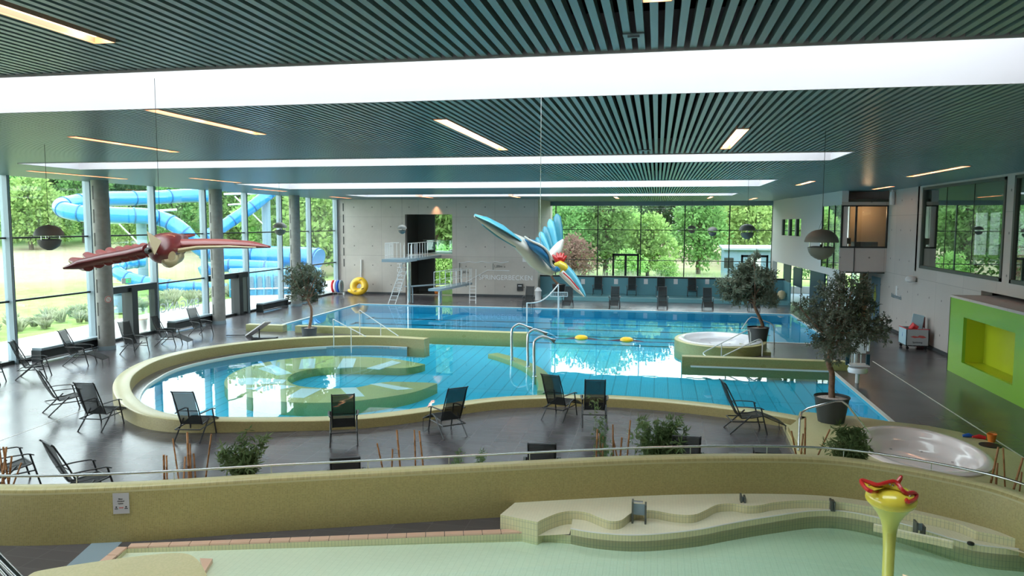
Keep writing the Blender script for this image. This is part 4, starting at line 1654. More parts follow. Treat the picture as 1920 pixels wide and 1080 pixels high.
# ================================================================== whirlpools
def tub(name, label, c, rx, ry, z, mt, body=True, hh=.4):
    t_ = thing(name, label, 'whirlpool', (c[0], c[1], 0))
    if body:
        k_ = MB().lathe([(1.10, -.6), (1.10, z - .02), (1.08, z), (.98, z)], 64, scale=(rx, ry), cap=False)
        k_.build('mosaic_drum', m_mos2, t_, smooth=True)
        MB().lathe([(1.10, z - .012), (1.09, z + .006), (.97, z + .006)], 64, scale=(rx, ry), cap=False).build('rim_band', m_mostop, t_, smooth=True)
    k_ = MB().lathe([(1.0, z - .01), (1.0, z + .03), (.96, z + .055), (.88, z + .05), (.86, z + .02), (.84, z - .06), (.8, z - .12), (.72, z - .16), (.70, z - .3), (.60, z - .38), (.01, z - .39)], 72, scale=(rx, ry), cap=False)
    k_.build('shell', mt, t_, smooth=True, ang=60)
    for j in range(8):
        a_ = j * PI / 4 + .3
        MB().lathe([(.03, 0), (.03, .01)], 10, (rx * .65 * math.cos(a_), ry * .65 * math.sin(a_), z - .335)).build('nozzle', m_steel, t_)
    return t_


tub('whirlpool', 'round white whirlpool in a green mosaic drum at the far right of the fun pool', (2.55, 30.9), 1.62, 1.85, .38, m_tub)
# mosaic block carrying the far pot
tag(MB().box(3.4, 4.35, 29.7, 31.9, -.6, .12).build('mosaic_plinth', m_mos2), 'low mosaic plinth under the far tree pot beside the whirlpool', 'plinth')

# near terrace with the rose tub
ter_px = [(1492, 790), (1500, 771), (1560, 777), (1610, 781), (1668, 790), (1740, 798), (1800, 810), (1860, 829), (1905, 850), (1960, 885), (2000, 930)]
tp = [tuple(U(x_, y_, z=HC).xy) for x_, y_ in ter_px]
lf = [tuple(U(x_, y_, z=HC).xy) for x_, y_ in ((1478, 800), (1498, 836), (1515, 862))]
lo_ = [p_ for p_ in par_back if p_.x > lf[-1][0] and p_.y > 9.5]
loop = tp + [(p_.x, p_.y + .02) for p_ in reversed(lo_)] + lf[::-1]
near = thing('mosaic_platform', 'olive mosaic platform with a step carrying the near whirlpool and the big potted tree', 'platform', (5, 17, 0))
# hole for the tub
tc = U(1716, 834, z=HC)
TRX, TRY = 1.22, 1.62
def ell(cx, cy, rx, ry, n_=48):
    return [(cx + rx * math.cos(2 * PI * i / n_), cy + ry * math.sin(2 * PI * i / n_)) for i in range(n_)]


cl, cr_ = U(1590, 822, z=HC), U(1843, 850, z=HC)
ct, cbm = U(1690, 796, z=HC), U(1730, 870, z=HC)
inv = Matrix.Translation((-5, -17, 0))
k = MB()
hole_e = ell(5.55, 16.95, 1.2, 1.72)
k.flat([loop, hole_e], HC)
o = k.build('top', m_mostop, near)
o.matrix_parent_inverse = inv
k = MB().side(loop, -.6 if False else 0, HC)
o = k.build('side', m_mos, near)
o.matrix_parent_inverse = inv
st_l = [tuple(U(x_, y_, z=.13).xy) for x_, y_ in ((1452, 793), (1478, 797), (1500, 842), (1512, 872), (1470, 872))]
q = [tuple(U(x_, y_, z=.13).xy) for x_, y_ in ((1468, 793), (1492, 800), (1512, 838), (1530, 870), (1506, 870), (1490, 838))]
o = MB().prism(q, 0, .13).build('step', m_mostop, near)
o.matrix_parent_inverse = inv
tub('whirlpool', 'large rose white whirlpool set in the mosaic platform at the right', (5.55, 16.95), 1.25, 1.78, HC, m_tub2, body=False)
pc_ = U(1857, 835, z=HC + .005)
tag(MB().lathe([(.22, 0), (.22, .012)], 24, (pc_.x, pc_.y, HC + .002)).build('drain_cover', m_black), 'dark round drain cover on the platform beside the near whirlpool', 'drain cover')

# toys on the platform
p_ = U(1859, 828, z=HC)
t = thing('toy_bucket', 'orange toy bucket on the platform edge', 'toy', (p_.x, p_.y, HC))
MB().lathe([(.07, 0), (.10, .17), (.105, .17), (.09, .16), (.065, .01)], 18).build('bucket', m_orange, t, smooth=True)
MB().tube([(.1 * math.cos(a), 0, .16 + .06 * math.sin(a)) for a in [i * PI / 8 for i in range(9)]], .006, 6).build('handle', m_orange, t)
p_ = U(1816, 820, z=HC)
tag(MB().tube([(p_.x - .12, p_.y, HC + .03), (p_.x, p_.y, HC + .05), (p_.x + .1, p_.y, HC + .03)], [.03, .05, .02], 8).build('toy_boat', m_bluep, smooth=True), 'small blue toy lying left of the red toy on the platform', 'toy')
p_ = U(1836, 823, z=HC)
tag(MB().tube([(p_.x - .14, p_.y, HC + .04), (p_.x, p_.y + .03, HC + .05), (p_.x + .13, p_.y, HC + .03)], [.02, .05, .04], 8).build('toy_shovel', m_redp, smooth=True), 'small red toy lying beside the orange bucket', 'toy')

# ================================================================== plants
def leaf_quad(c, d, up, L, W):
    s_ = d.cross(up)
    if s_.length < 1e-3:
        s_ = V((1, 0, 0))
    s_.normalize()
    return [c, c + d * L * .5 + s_ * W, c + d * L, c + d * L * .5 - s_ * W]


def rnd_dir(rg):
    while True:
        v_ = V((rg.uniform(-1, 1), rg.uniform(-1, 1), rg.uniform(-1, 1)))
        if .05 < v_.length < 1:
            return v_.normalized()


def olive_tree(label, base, pot_r, pot_h, potm, trunk, blobs, nleaf, lsize, seed, taper=.8, group='potted olive trees'):
    """trunk: local points above pot; blobs: (x,y,z,r)"""
    rg = random.Random(seed)
    t_ = thing('potted_olive_tree', label, 'potted tree', base, group=group)
    k_ = MB().lathe([(pot_r * taper, 0), (pot_r, pot_h), (pot_r * 1.03, pot_h), (pot_r * 1.03, pot_h - .03), (pot_r * .93, pot_h - .02), (pot_r * .93, pot_h - .07), (.01, pot_h - .06)], 32)
    po = k_.build('pot', potm, t_, smooth=True)
    MB().lathe([(pot_r * .93, pot_h - .06), (pot_r * .6, pot_h - .035), (.01, pot_h - .03)], 24, cap=False).build('pebbles', m_pebble, po)
    tr = smooth_path([(q_[0], q_[1], q_[2] + pot_h) for q_ in trunk], 4)
    n_ = len(tr)
    r0_ = pot_r * .20
    kb_ = MB().tube(tr, [r0_ * (1 - .45 * i / n_) for i in range(n_)], 10)
    top = tr[-1]
    for bx_, by_, bz_, br in blobs:
        s0 = tr[int(n_ * rg.uniform(.7, .97))]
        e_ = V((bx_, by_, bz_))
        m_ = s0.lerp(e_, .5) + V((rg.uniform(-.05, .05), rg.uniform(-.05, .05), -.04))
        kb_.tube(smooth_path([s0, m_, e_], 3), [r0_ * .5, r0_ * .45, r0_ * .4, r0_ * .35, r0_ * .3, r0_ * .25, r0_ * .2], 6)
    kb_.build('trunk', m_bark, t_, smooth=True)
    tot = sum(b4[3] ** 2.2 for b4 in blobs)
    kf = MB()
    kt = MB()
    for bx_, by_, bz_, br in blobs:
        c_ = V((bx_, by_, bz_))
        nn_ = int(nleaf * br ** 2.2 / tot)
        ntw = max(6, nn_ // 16)
        for _ in range(ntw):
            d_ = rnd_dir(rg)
            d_.z = d_.z * .8 + .1
            s0 = c_ + d_ * br * rg.uniform(.1, .75)
            dd_ = (d_ + rnd_dir(rg) * .6 + V((0, 0, .25))).normalized()
            L_ = br * rg.uniform(.35, .7)
            kt.tube([s0, s0 + dd_ * L_], [.004, .002], 3, cap=False)
            for j in range(16):
                f_ = rg.uniform(.05, 1)
                q_ = s0 + dd_ * L_ * f_
                ld = (dd_ * .5 + rnd_dir(rg)).normalized()
                kf.add(leaf_quad(q_, ld, rnd_dir(rg), lsize * rg.uniform(.7, 1.2), lsize * .15), [(0, 1, 2, 3)])
    fo = kf.build('foliage', m_olive, t_, uv=False)
    kt.build('twigs', m_bark, fo, uv=False)['kind'] = 'stuff'
    return t_


# big near tree; blobs from photograph outlines at the pot's distance
def blobs_px(lst, base, dd, depth, rg):
    out_ = []
    for x_, y_, rpx in lst:
        p_ = U(x_, y_, d=dd) - V(base)
        r_ = rpx * dd / FPX
        out_.append((p_.x, p_.y + rg.uniform(-depth, depth), p_.z, r_))
    return out_


rg = random.Random(3)
base = U(1558, 790, z=HC)
base.z = HC
dd = (base - CAMP).dot(_f)
def loc_px(x_, y_, z0=0):
    p_ = U(x_, y_, d=dd) - base
    return (p_.x, p_.y, p_.z - z0)


PH = .62
tb = [(1592, 545, 40), (1560, 560, 36), (1585, 590, 42), (1545, 600, 38), (1620, 575, 34), (1610, 615, 40), (1560, 640, 38), (1520, 580, 26), (1535, 640, 26), (1640, 620, 26), (1600, 655, 24), (1575, 525, 18), (1620, 545, 18), (1655, 600, 14), (1500, 575, 10), (1555, 670, 16), (1590, 620, 40)]
olive_tree('largest potted olive tree in a charcoal pot on the mosaic platform at the right', base, .40, PH, m_pot,
           [(0, 0, -.05), loc_px(1559, 728, PH), loc_px(1560, 700, PH), loc_px(1553, 680, PH), loc_px(1557, 655, PH), loc_px(1562, 630, PH), loc_px(1575, 600, PH)],
           blobs_px(tb, base, dd, .5, rg), 15000, .085, 5, taper=.75)
base = V((4.0, 30.9, .12))
dd = (base - CAMP).dot(_f)
PH = .8
tb = [(1400, 520, 30), (1375, 540, 28), (1420, 545, 30), (1390, 555, 28), (1430, 520, 22), (1405, 500, 16), (1365, 550, 18), (1440, 560, 20), (1410, 480, 10), (1415, 530, 30), (1355, 535, 12), (1445, 535, 12)]
olive_tree('potted olive tree with leaning trunk in a charcoal pot beside the far whirlpool', base, .42, PH, m_pot,
           [(0, 0, -.05), loc_px(1430, 612, PH), loc_px(1424, 595, PH), loc_px(1415, 575, PH), loc_px(1412, 555, PH)],
           blobs_px(tb, base, dd, .7, rg), 17000, .14, 6, taper=.72)
base = U(580, 629, z=0)
dd = (base - CAMP).dot(_f)
PH = .36
tb = [(570, 515, 22), (555, 530, 20), (580, 535, 24), (560, 550, 22), (590, 520, 16), (540, 525, 10), (598, 535, 10), (575, 558, 16), (552, 512, 12), (600, 515, 8), (568, 500, 12), (585, 550, 14), (560, 530, 22), (578, 508, 14)]
olive_tree('potted olive tree in a grey pot on the terrace left of the lap pool', base, .34, PH, m_potg,
           [(0, 0, -.05), loc_px(583, 600, PH), loc_px(584, 580, PH), loc_px(578, 565, PH), loc_px(573, 550, PH)],
           blobs_px(tb, base, dd, .5, rg), 9000, .11, 8, taper=.9)
base = V((-6.3, 49.2, .24))
dd = (base - CAMP).dot(_f)
PH = .75
tb = [(1034, 500, 9), (1040, 490, 8), (1030, 488, 7), (1044, 505, 6)]
olive_tree('dark potted tree behind the pale bird at the left end of the teal ledge', base, .45, PH, m_black,
           [(0, 0, -.05), loc_px(1035, 520, PH), loc_px(1035, 505, PH)], blobs_px(tb, base, dd, .2, rg), 1500, .15, 9)

# bamboo canes and leafy bamboo behind the parapet
canes = [  # px bottom, py bottom, px top, py top
    (5, 888, -3, 830), (14, 893, 6, 838), (6, 889, 12, 838), (18, 892, 22, 855), (30, 895, 40, 868), (308, 890, 307, 853), (313, 890, 312, 854), (333, 885, 324, 822), (345, 888, 347, 856), (354, 888, 351, 810), (358, 888, 356, 832),
    (366, 888, 363, 850), (387, 886, 396, 814), (716, 872, 707, 831), (735, 872, 736, 842), (750, 873, 744, 806), (779, 872, 777, 806), (793, 872, 786, 808), (1118, 858, 1120, 805), (1127, 858, 1124, 812), (1130, 858, 1131, 818),
    (1150, 856, 1149, 796), (1157, 856, 1150, 825), (1163, 856, 1166, 820), (1176, 856, 1182, 788), (1492, 850, 1484, 808), (1502, 852, 1506, 813), (1509, 852, 1510, 784), (1532, 857, 1556, 805), (1868, 900, 1870, 868), (1860, 895, 1872, 838), (1884, 905, 1881, 840), (1902, 912, 1918, 858), (1912, 918, 1916, 885)]
gn = {0: 'at the left picture edge', 1: 'beside the leafy bamboo at the left', 2: 'between the two middle deck chairs', 3: 'left of the large leafy bamboo', 4: 'beside the whirlpool step', 5: 'at the right picture edge'}
def gi(x_):
    return 0 if x_ < 100 else 1 if x_ < 500 else 2 if x_ < 900 else 3 if x_ < 1300 else 4 if x_ < 1700 else 5


def par_depth(x_, y_, off):
    """distance of the planting strip just behind the parapet"""
    best = min(par_back, key=lambda p_: abs(960 + FPX * ((V((p_.x, p_.y, PZ)) - CAMP).dot(_r)) / ((V((p_.x, p_.y, PZ)) - CAMP).dot(_f)) - x_))
    return (V((best.x, best.y, PZ)) - CAMP).dot(_f) + off + .08


rg = random.Random(12)
for x0_, y0_, x1_, y1_ in canes:
    dd = par_depth(x0_, y0_, .45 + rg.uniform(-.1, .15))
    a_, b_ = U(x0_, y0_, d=dd), U(x1_, y1_, d=dd + rg.uniform(-.1, .1))
    zb = HC + .005 if x0_ > 1495 else 0.0
    dr_ = (b_ - a_).normalized()
    bt = a_ + dr_ * ((zb - a_.z) / dr_.z)
    k = MB()
    L_ = (b_ - bt).length
    ns = max(3, int(L_ / .17))
    pts, rr = [], []
    rad = rg.uniform(.013, .018)
    for j in range(ns + 1):
        q_ = bt.lerp(b_, j / ns)
        pts += [q_ - dr_ * .006, q_, q_ + dr_ * .006] if 0 < j < ns else [q_]
        rr += [rad, rad * 1.25, rad] if 0 < j < ns else [rad]
    k.tube(pts, rr, 8)
    tag(k.build('bamboo_cane', m_cane, smooth=True, loc=bt), 'reddish bamboo cane behind the parapet ' + gn[gi(x0_)], 'bamboo cane', 'bamboo canes ' + gn[gi(x0_)])


def bamboo(label, px_, py_, spread, top, n_, seed, zb=0., off=.5, lf=.17):
    rg_ = random.Random(seed)
    dd_ = par_depth(px_, py_, off)
    b0 = U(px_, py_, d=dd_)
    base_ = V((b0.x, b0.y, zb))
    t_ = thing('leafy_bamboo', label, 'plant', base_)
    H_ = (U(px_, top, d=dd_) - base_).z
    Wd = spread * dd_ / FPX
    ks, kl = MB(), MB()
    for j in range(n_):
        ex, ey = rg_.gauss(0, Wd * .55), rg_.gauss(0, .13)
        hh_ = H_ * rg_.uniform(.55, 1.0)
        pth = smooth_path([(rg_.gauss(0, .05), rg_.gauss(0, .03), 0), (ex * .4, ey * .4, hh_ * .55), (ex, ey, hh_)], 5)
        ks.tube(pth, [.006 * (1 - .06 * i) for i in range(len(pth))], 4)
        for q_ in pth[3:]:
            for _ in range(4):
                tw = q_ + rnd_dir(rg_) * .07
                base_d = rnd_dir(rg_)
                for l_ in range(5):
                    ld = (base_d + rnd_dir(rg_) * .8 + V((0, 0, -.1))).normalized()
                    kl.add(leaf_quad(tw, ld, rnd_dir(rg_), lf * rg_.uniform(.6, 1.1), lf * .08), [(0, 1, 2, 3)])
    ks.build('stems', m_bam, t_, uv=False)
    kl.build('leaves', m_bam, t_, uv=False)


bamboo('leafy bamboo plant behind the parapet at the left beside the canes', 452, 885, 46, 808, 18, 1)
bamboo('small leafy bamboo sprig at the centre of the parapet, left one', 862, 866, 12, 838, 4, 2, lf=.09)
bamboo('small leafy bamboo sprig at the centre of the parapet, right one', 900, 866, 16, 830, 6, 3, lf=.1)
bamboo('large leafy bamboo plant in front of the deck chair right of centre', 1235, 856, 55, 775, 24, 4)
bamboo('thin leafy bamboo beside the tall canes right of centre', 1140, 858, 10, 800, 4, 5, lf=.09)
bamboo('tall thin bamboo shoot in front of the right chair of the pair', 1120, 858, 30, 735, 3, 8, lf=.1)
bamboo('leafy bamboo plant in front of the near whirlpool', 1592, 862, 45, 800, 26, 6, zb=HC, off=.35)

# ================================================================== hanging ball loudspeakers
SPK = [(92, 445, 15.8, 'in front of the first window bay'), (525, 429, 30.4, 'in front of the third column'), (754, 430, 44., 'small one beside the diving tower opening'),
       (1540, 458, 13.1, 'largest and nearest, at the right'), (1401, 434, 26.3, 'above the far potted tree'), (1336, 434, 42., 'small one, right of the farthest'), (1297, 430, 50., 'smallest and farthest, in front of the far window')]
sp0 = None
for x_, y_, dd, lab in SPK:
    c_ = U(x_, y_, d=dd)
    L = 'grey dome loudspeaker on a wire, ' + lab
    if sp0 is None:
        sp0 = thing('hanging_loudspeaker', L, 'loudspeaker', c_, group='hanging dome loudspeakers')
        up_ = [(.282, .035), (.28, .06), (.262, .12), (.225, .175), (.17, .22), (.10, .248), (.03, .258), (.012, .27)]
        MB().lathe([(.01, .04)] + [(.27, .035)] + up_, 40, cap=True).build('upper_dome', m_speak, sp0, smooth=True)
        MB().lathe([(.01, -.05), (.14, -.035), (.225, -.055), (.222, -.08), (.205, -.14), (.165, -.2), (.10, -.245), (.055, -.262), (.05, -.25), (.01, -.245)], 40).build('lower_dome', m_speak, sp0, smooth=True)
        MB().lathe([(.06, -.262), (.052, -.268), (.01, -.262)], 20).build('port', m_black, sp0, smooth=True)
        k = MB()
        for j in range(3):
            a_ = j * 2 * PI / 3 + .5
            k.tube([(.2 * math.cos(a_), .2 * math.sin(a_), -.06), (.2 * math.cos(a_), .2 * math.sin(a_), .04)], .008, 6)
        k.lathe([(.035, -.05), (.02, .0), (.02, .04)], 12)
        k.build('spacer', m_steel, sp0)
        H_ = CZ - c_.z
        MB().tube([(0, 0, .26), (0, 0, H_ + .05)], .0045, 5).tube([(0, 0, .42), (.05, 0, .26)], .003, 4).tube([(0, 0, .42), (-.05, 0, .26)], .003, 4).build('wire', m_dark, sp0)
        hz0 = H_
    else:
        s_ = dup(sp0, c_, 0, L)

# ================================================================== diving tower
SX0, SX1 = -16.55, -14.75
dt = thing('diving_tower', 'grey diving platform at three metres with railing, ladder and steel column', 'diving platform', (-15.5, 44, 0))
inv = Matrix.Translation((15.5, -44, 0))
def dtb(k_, name, mat, **kw):
    o_ = k_.build(name, mat, dt, **kw)
    o_.matrix_parent_inverse = inv
    return o_


c3 = U(770, 560, z=0)
dtb(MB().box(-16.35, -14.75, 43.2, 45.2, 2.62, 2.8).box(-15.9, -14.6, 45.2, 50.1, 2.66, 2.8), 'platform', m_mull)
dtb(MB().tube([(-15.0, 44.3, 0), (-15.0, 44.3, 2.62)], .13, 20), 'column', m_steel, smooth=True)
k = MB()
for x_ in (-16.3, -14.8):
    for j in range(8):
        y_ = 43.7 + j * .55 if x_ > -15 else 43.7 + j * .2
        k.tube([(x_, y_, 2.8), (x_, y_, 3.75)], .016, 6)
    k.tube([(x_, 43.7, 3.75), (x_, 50. if x_ > -15 else 45.1, 3.75)], .022, 6)
    k.tube([(x_, 43.7, 3.0), (x_, 50. if x_ > -15 else 45.1, 3.0)], .016, 6)
for x_ in [-16.3 + i * .25 for i in range(7)]:
    k.tube([(x_, 45.1, 2.8), (x_, 45.1, 3.75)], .014, 6)
k.tube([(-16.3, 45.1, 3.75), (-15.9, 45.1, 3.75)], .022, 6)
dtb(k, 'railing', m_steel2)
k = MB()
l0, l1 = V((-16.25, 44.0, 0)), V((-15.55, 45.0, 2.7))
for s_ in (0, .45):
    k.tube([l0 + V((s_, 0, 0)), l1 + V((s_, 0, 0)), l1 + V((s_, .05, .9))], .022, 6)
for j in range(1, 11):
    q = l0.lerp(l1, j / 11)
    k.tube([q, q + V((.45, 0, 0))], .018, 6)
dtb(k, 'ladder', m_steel2)

d1 = thing('diving_board', 'lower one metre diving board with railing, ladder and steel column', 'diving board', (-12.6, 44, 0))
inv1 = Matrix.Translation((12.6, -44, 0))
def d1b(k_, name, mat, **kw):
    o_ = k_.build(name, mat, d1, **kw)
    o_.matrix_parent_inverse = inv1
    return o_


k = MB()
k.bar((-13.1, 43.3, .98), (-12.4, 48.6, .98), .75, .14)
d1b(k, 'platform', m_mull)
d1b(MB().tube([(-12.95, 44.1, 0), (-12.95, 44.1, .92)], .13, 20), 'column', m_steel, smooth=True)
k = MB()
for s_ in (-.36, .36):
    for j in range(6):
        q = V((-13.0, 44.2, 1.05)).lerp(V((-12.4, 48.4, 1.05)), j / 5) + V((s_, 0, 0))
        k.tube([q, q + V((0, 0, .95))], .018, 6)
    k.tube([V((-13.0 + s_, 44.2, 2.0)), V((-12.4 + s_, 48.4, 2.0))], .022, 6)
    k.tube([V((-13.0 + s_, 44.2, 1.5)), V((-12.4 + s_, 48.4, 1.5))], .015, 6)
d1b(k, 'railing', m_steel2)
k = MB()
l0, l1 = V((-11.4, 45.3, 0)), V((-11.95, 47.6, 1.1))
for s_ in (0, .4):
    k.tube([l0 + V((s_, 0, 0)), l1 + V((s_, 0, 0)), l1 + V((s_, .05, .9))], .022, 6)
for j in range(1, 6):
    q = l0.lerp(l1, j / 6)
    k.tube([q, q + V((.4, 0, 0))], .018, 6)
d1b(k, 'ladder', m_steel2)
k = MB().bar((-15.2, 44.5, 1.05), (-13.5, 47.8, 1.0), .5, .05)
k.tube([(-15.0, 45., 1.05), (-15., 45., 0)], .04, 8)
tg = tag(k.build('springboard', m_mull), 'slim springboard between the two diving tower columns', 'springboard')

# wall lettering and diagram
YW = 49.985
mw = lambda px_, py_: frame_m(U(px_, py_, y=YW), (1, 0, 0), (0, 0, 1))
tag(text_mesh('wall_lettering', 'SPRINGERBECKEN', .46, m_decal, mw(948, 521)), 'white lettering SPRINGERBECKEN on the concrete wall', 'lettering')
o = text_mesh('wall_lettering', 'RUTSCHE', .52, m_decal, frame_m(U(750, 516, y=YW), (0, 0, 1), (-1, 0, 0)))
tag(o, 'vertical white lettering RUTSCHE on the wall behind the tower ladder', 'lettering')
k = MB()
def wl(pts, r_=.022, z_=YW):
    q_ = [U(x_, y_, y=z_) for x_, y_ in pts]
    for a_, b_ in zip(q_, q_[1:]):
        k.bar(a_, b_, .012, .045, up=(0, 1, 0)) if False else k.tube([a_, b_], r_, 5)


wl([(860 + i * 5.2, 491.6 + 1.0 * math.sin(i * 1.3)) for i in range(19)])
wl([(864, 533), (868, 532), (914, 507), (955, 507.5)])
dg_ = thing('wall_diagram', 'white pool depth diagram line drawing above the lettering', 'wall diagram', U(905, 510, y=YW))
o = k.build('profile_line', m_decal, dg_)
o.matrix_parent_inverse = Matrix.Translation(-dg_.location)
k = MB()
wl([(861.5, 493), (861.5, 533)])
wl([(924.5, 494), (924.5, 506)])
o = k.build('depth_marks', m_frame2, dg_)
o.matrix_parent_inverse = Matrix.Translation(-dg_.location)
for s_, x_, y_ in (('1,80m', 934, 499.5), ('4,80m', 871, 510.5)):
    o = text_mesh('depth_text', s_, .24, m_frame2, Matrix.Identity(4), dg_)
    o.matrix_parent_inverse = Matrix.Translation(-dg_.location)
    o.matrix_basis = mw(x_, y_)
a_, b_ = U(971, 466, y=YW), U(998, 492, y=YW)
t = thing('wall_sign', 'square white sign with a crossed arrow on the concrete wall behind the pale bird', 'sign', (a_.x, YW, b_.z))
inv = Matrix.Translation(-t.location)
a_, b_ = U(980, 470, y=YW), U(998, 491, y=YW)
o = MB().box(a_.x, b_.x, YW - .02, YW, b_.z, a_.z).build('sign_plate', m_paper, t)
o.matrix_parent_inverse = inv
k = MB()
p1_, p2_, p3_, p4_ = (U(x_, y_, y=YW - .03) for x_, y_ in ((984, 487), (994, 478), (987, 478), (994, 487)))
k.tube([p1_, p2_], .03, 5).tube([p3_, p4_], .03, 5)
o = k.build('crossed_mark', m_print, t)
o.matrix_parent_inverse = inv
a_, b_ = U(970, 532, y=YW), U(981, 545, y=YW)
t = thing('wall_box', 'dark wall box with a white strip at the concrete wall corner', 'wall box', (a_.x, YW, b_.z))
inv = Matrix.Translation(-t.location)
o = MB().box(a_.x, b_.x, YW - .12, YW, b_.z, a_.z).build('box_body', m_anth, t)
o.matrix_parent_inverse = inv
o = MB().box(a_.x + .08, b_.x - .08, YW - .13, YW - .12, a_.z - .16, a_.z - .1).build('white_strip', m_paper, t)
o.matrix_parent_inverse = inv
tag(MB().tube([U(677, 550, y=49.9), U(677, 487, y=49.9)], .05, 6).build('rescue_pole', m_paper), 'long pale pole leaning on the wall above the yellow float ring', 'pole')
tag(text_mesh('window_lettering', 'EINGANG', .62, m_decal, frame_m((GX - .03, 32.15, 1.02), (0, -1, 0), (0, 0, 1)), sx=1.1), 'white lettering for the entrance mirrored on the glass front', 'lettering')
tag(text_mesh('window_lettering', '2', .9, m_decal, frame_m((GX - .03, 35.2, 1.0), (0, -1, 0), (0, 0, 1))), 'single white mirrored mark on the glass beside the middle column', 'lettering')
# exit sign at the first doorway
t = thing('exit_sign', 'small green exit sign hanging above the first glass door', 'sign', (GX + .35, 28.0, 2.42))
MB().box(-.02, .02, -.28, .28, 0, .22).build('sign_plate', m_paper, t)
MB().box(.02, .026, -.05, .24, .03, .19).build('green_field', m_greensign, t)
k = MB().bar((.03, -.02, .11), (.03, .1, .11), .02, .03).box(.026, .032, .12, .18, .04, .17)
k.build('pictogram', m_paper, t)

# notice on the parapet
fp = min(par_front, key=lambda p_: abs(960 + FPX * ((V((p_.x, p_.y, .7)) - CAMP).dot(_r)) / ((V((p_.x, p_.y, .7)) - CAMP).dot(_f)) - 221))
ix = par_front.index(fp)
td = (par_front[ix + 1] - par_front[ix - 1]).normalized()
nn = V((td.y, -td.x, 0))
org = V((fp.x, fp.y, .63)) + nn * .012
FM = frame_m(org, td, (0, 0, 1))
t = thing('parapet_notice', 'pale notice with two person symbols and a red arrow on the parapet', 'notice', org)
inv = Matrix.Translation(-org)
def nb(k_, name, mat):
    o_ = local_build(k_, FM, name, mat, t)
    o_.matrix_parent_inverse = inv
    return o_


nb(MB().box(-.12, .12, -.165, .165, -.003, .003), 'sheet', m_sign)
def np_(k_, name, mat):
    return nb(k_, name, mat)


for sx_ in (-.072, .072):
    k = MB().prism([(sx_ + .013 * math.cos(a), -.057 + .013 * math.sin(a)) for a in [i * PI / 8 for i in range(16)]], .003, .005)
    k.prism([(sx_ - .027, -.09), (sx_ + .027, -.09), (sx_ + .02, -.077), (sx_ - .02, -.077)], .003, .005)
    nb(k, 'person_symbol', m_print)
nb(MB().prism([(-.035, -.07), (-.02, -.058), (-.02, -.064), (.02, -.064), (.02, -.058), (.035, -.07), (.02, -.082), (.02, -.076), (-.02, -.076), (-.02, -.082)], .003, .005), 'red_arrow', m_printr)
for s_, y_, sz in (('Bitte', .072, .032), ('Abstand', .035, .032), ('halten', 0., .032)):
    o = text_mesh('notice_text', s_, sz, m_print, Matrix.Identity(4), t, ext=.001)
    o.matrix_parent_inverse = inv
    o.matrix_basis = FM @ Matrix.Translation((-.005, y_, .005))

# ================================================================== smaller things around the hall
# window benches
for i, (y0, y1, lab) in enumerate(((22.9, 25.9, 'long dark radiator bench at the first window bay'), (30.5, 33.5, 'long dark radiator bench at the window behind the middle chairs'), (38.3, 41.2, 'long dark radiator bench before the kiosk view'), (42.6, 45.2, 'long dark radiator bench behind the potted olive tree'))):
    t = thing('radiator_bench', lab, 'bench', (GX + .62, (y0 + y1) / 2, 0), group='radiator benches at the glass front')
    h = (y1 - y0) / 2
    MB().box(-.2, .2, -h, h, .42, .5).build('top', m_mull, t)
    MB().box(-.12, .12, -h, h, .12, .36).build('body', m_dark, t)
    MB().box(-.14, -.1, -h, h, .37, .42).box(.16, .2, -h, h, .05, .09).build('rail', m_steel, t)
    for s_ in (-1, 1):
        MB().box(-.2, .2, s_ * h - .04, s_ * h + .04, 0, .42).build('support', m_dark, t)

# yellow tube float and ring rack
p_ = U(674, 553, z=0)
t = thing('swim_ring', 'large yellow inflatable ring leaning at the far concrete wall', 'swim ring', (p_.x, 48.9, 0))
M3 = Matrix.Rotation(R(72), 3, 'X') @ Matrix.Rotation(R(20), 3, 'Z')
pts = [M3 @ V((.42 * math.cos(a), .42 * math.sin(a), 0)) + V((.05, 0, .62)) for a in [i * PI / 12 for i in range(24)]]
MB().tube(pts, .24, 14, closed=True).build('ring', m_float, t, smooth=True)
MB().tube([V((-.75, .0, .3)), V((-.25, -.05, .26)), V((.3, 0, .25))], [.1, .26, .2], 14).build('lower_lobe', m_float, t, smooth=True)
k = MB()
for a in (.9, 4.0, 5.4):
    q = M3 @ V((.42 * math.cos(a), .42 * math.sin(a), .25)) + V((.05, 0, .62))
    k.bar(q - V((.08, 0, .03)), q + V((.08, 0, .03)), .06, .03)
k.build('grip', m_black, t)
p_ = U(634, 552, z=0)
rk = thing('ring_rack', 'steel rack on small wheels holding coloured swim rings', 'rack', (p_.x, p_.y, 0))
k = MB()
k.tube([(-.45, 0, .12), (.45, 0, .12)], .03, 6)
for s_ in (-.45, .45):
    k.lathe([(.09, -.09), (.09, .09)], 12, (s_, 0, .09))
k.tube([(-.1, 0, .12), (-.1, 0, 1.0), (.15, 0, 1.0), (.15, 0, .12)], .025, 6)
k.build('frame', m_steel2, rk)
for i, (dx, mt, nm) in enumerate(((-.3, m_redp, 'red'), (-.1, m_paper, 'white'), (.08, m_bluep, 'blue'), (.28, m_mull, 'grey'))):
    k = MB()
    k.tube([V((p_.x + dx + .06 * math.cos(a), p_.y - .1 + .12 * math.cos(a), .58 + .36 * math.sin(a))) for a in [j * PI / 12 for j in range(24)]], .085, 8, closed=True)
    tag(k.build('swim_ring', mt, smooth=True), '%s swim ring standing in the rack at the glass corner' % nm, 'swim ring', 'swim rings in the rack')
p_ = U(1015, 556, z=0)
tag(MB().lathe([(.2, 0), (.2, .55), (.24, .6), (.12, .8), (.01, .85)], 20, (p_.x + .15, 48.3, 0)).build('waste_bin', m_paper, smooth=True), 'small white bin with pointed lid between wall and teal ledge', 'bin')
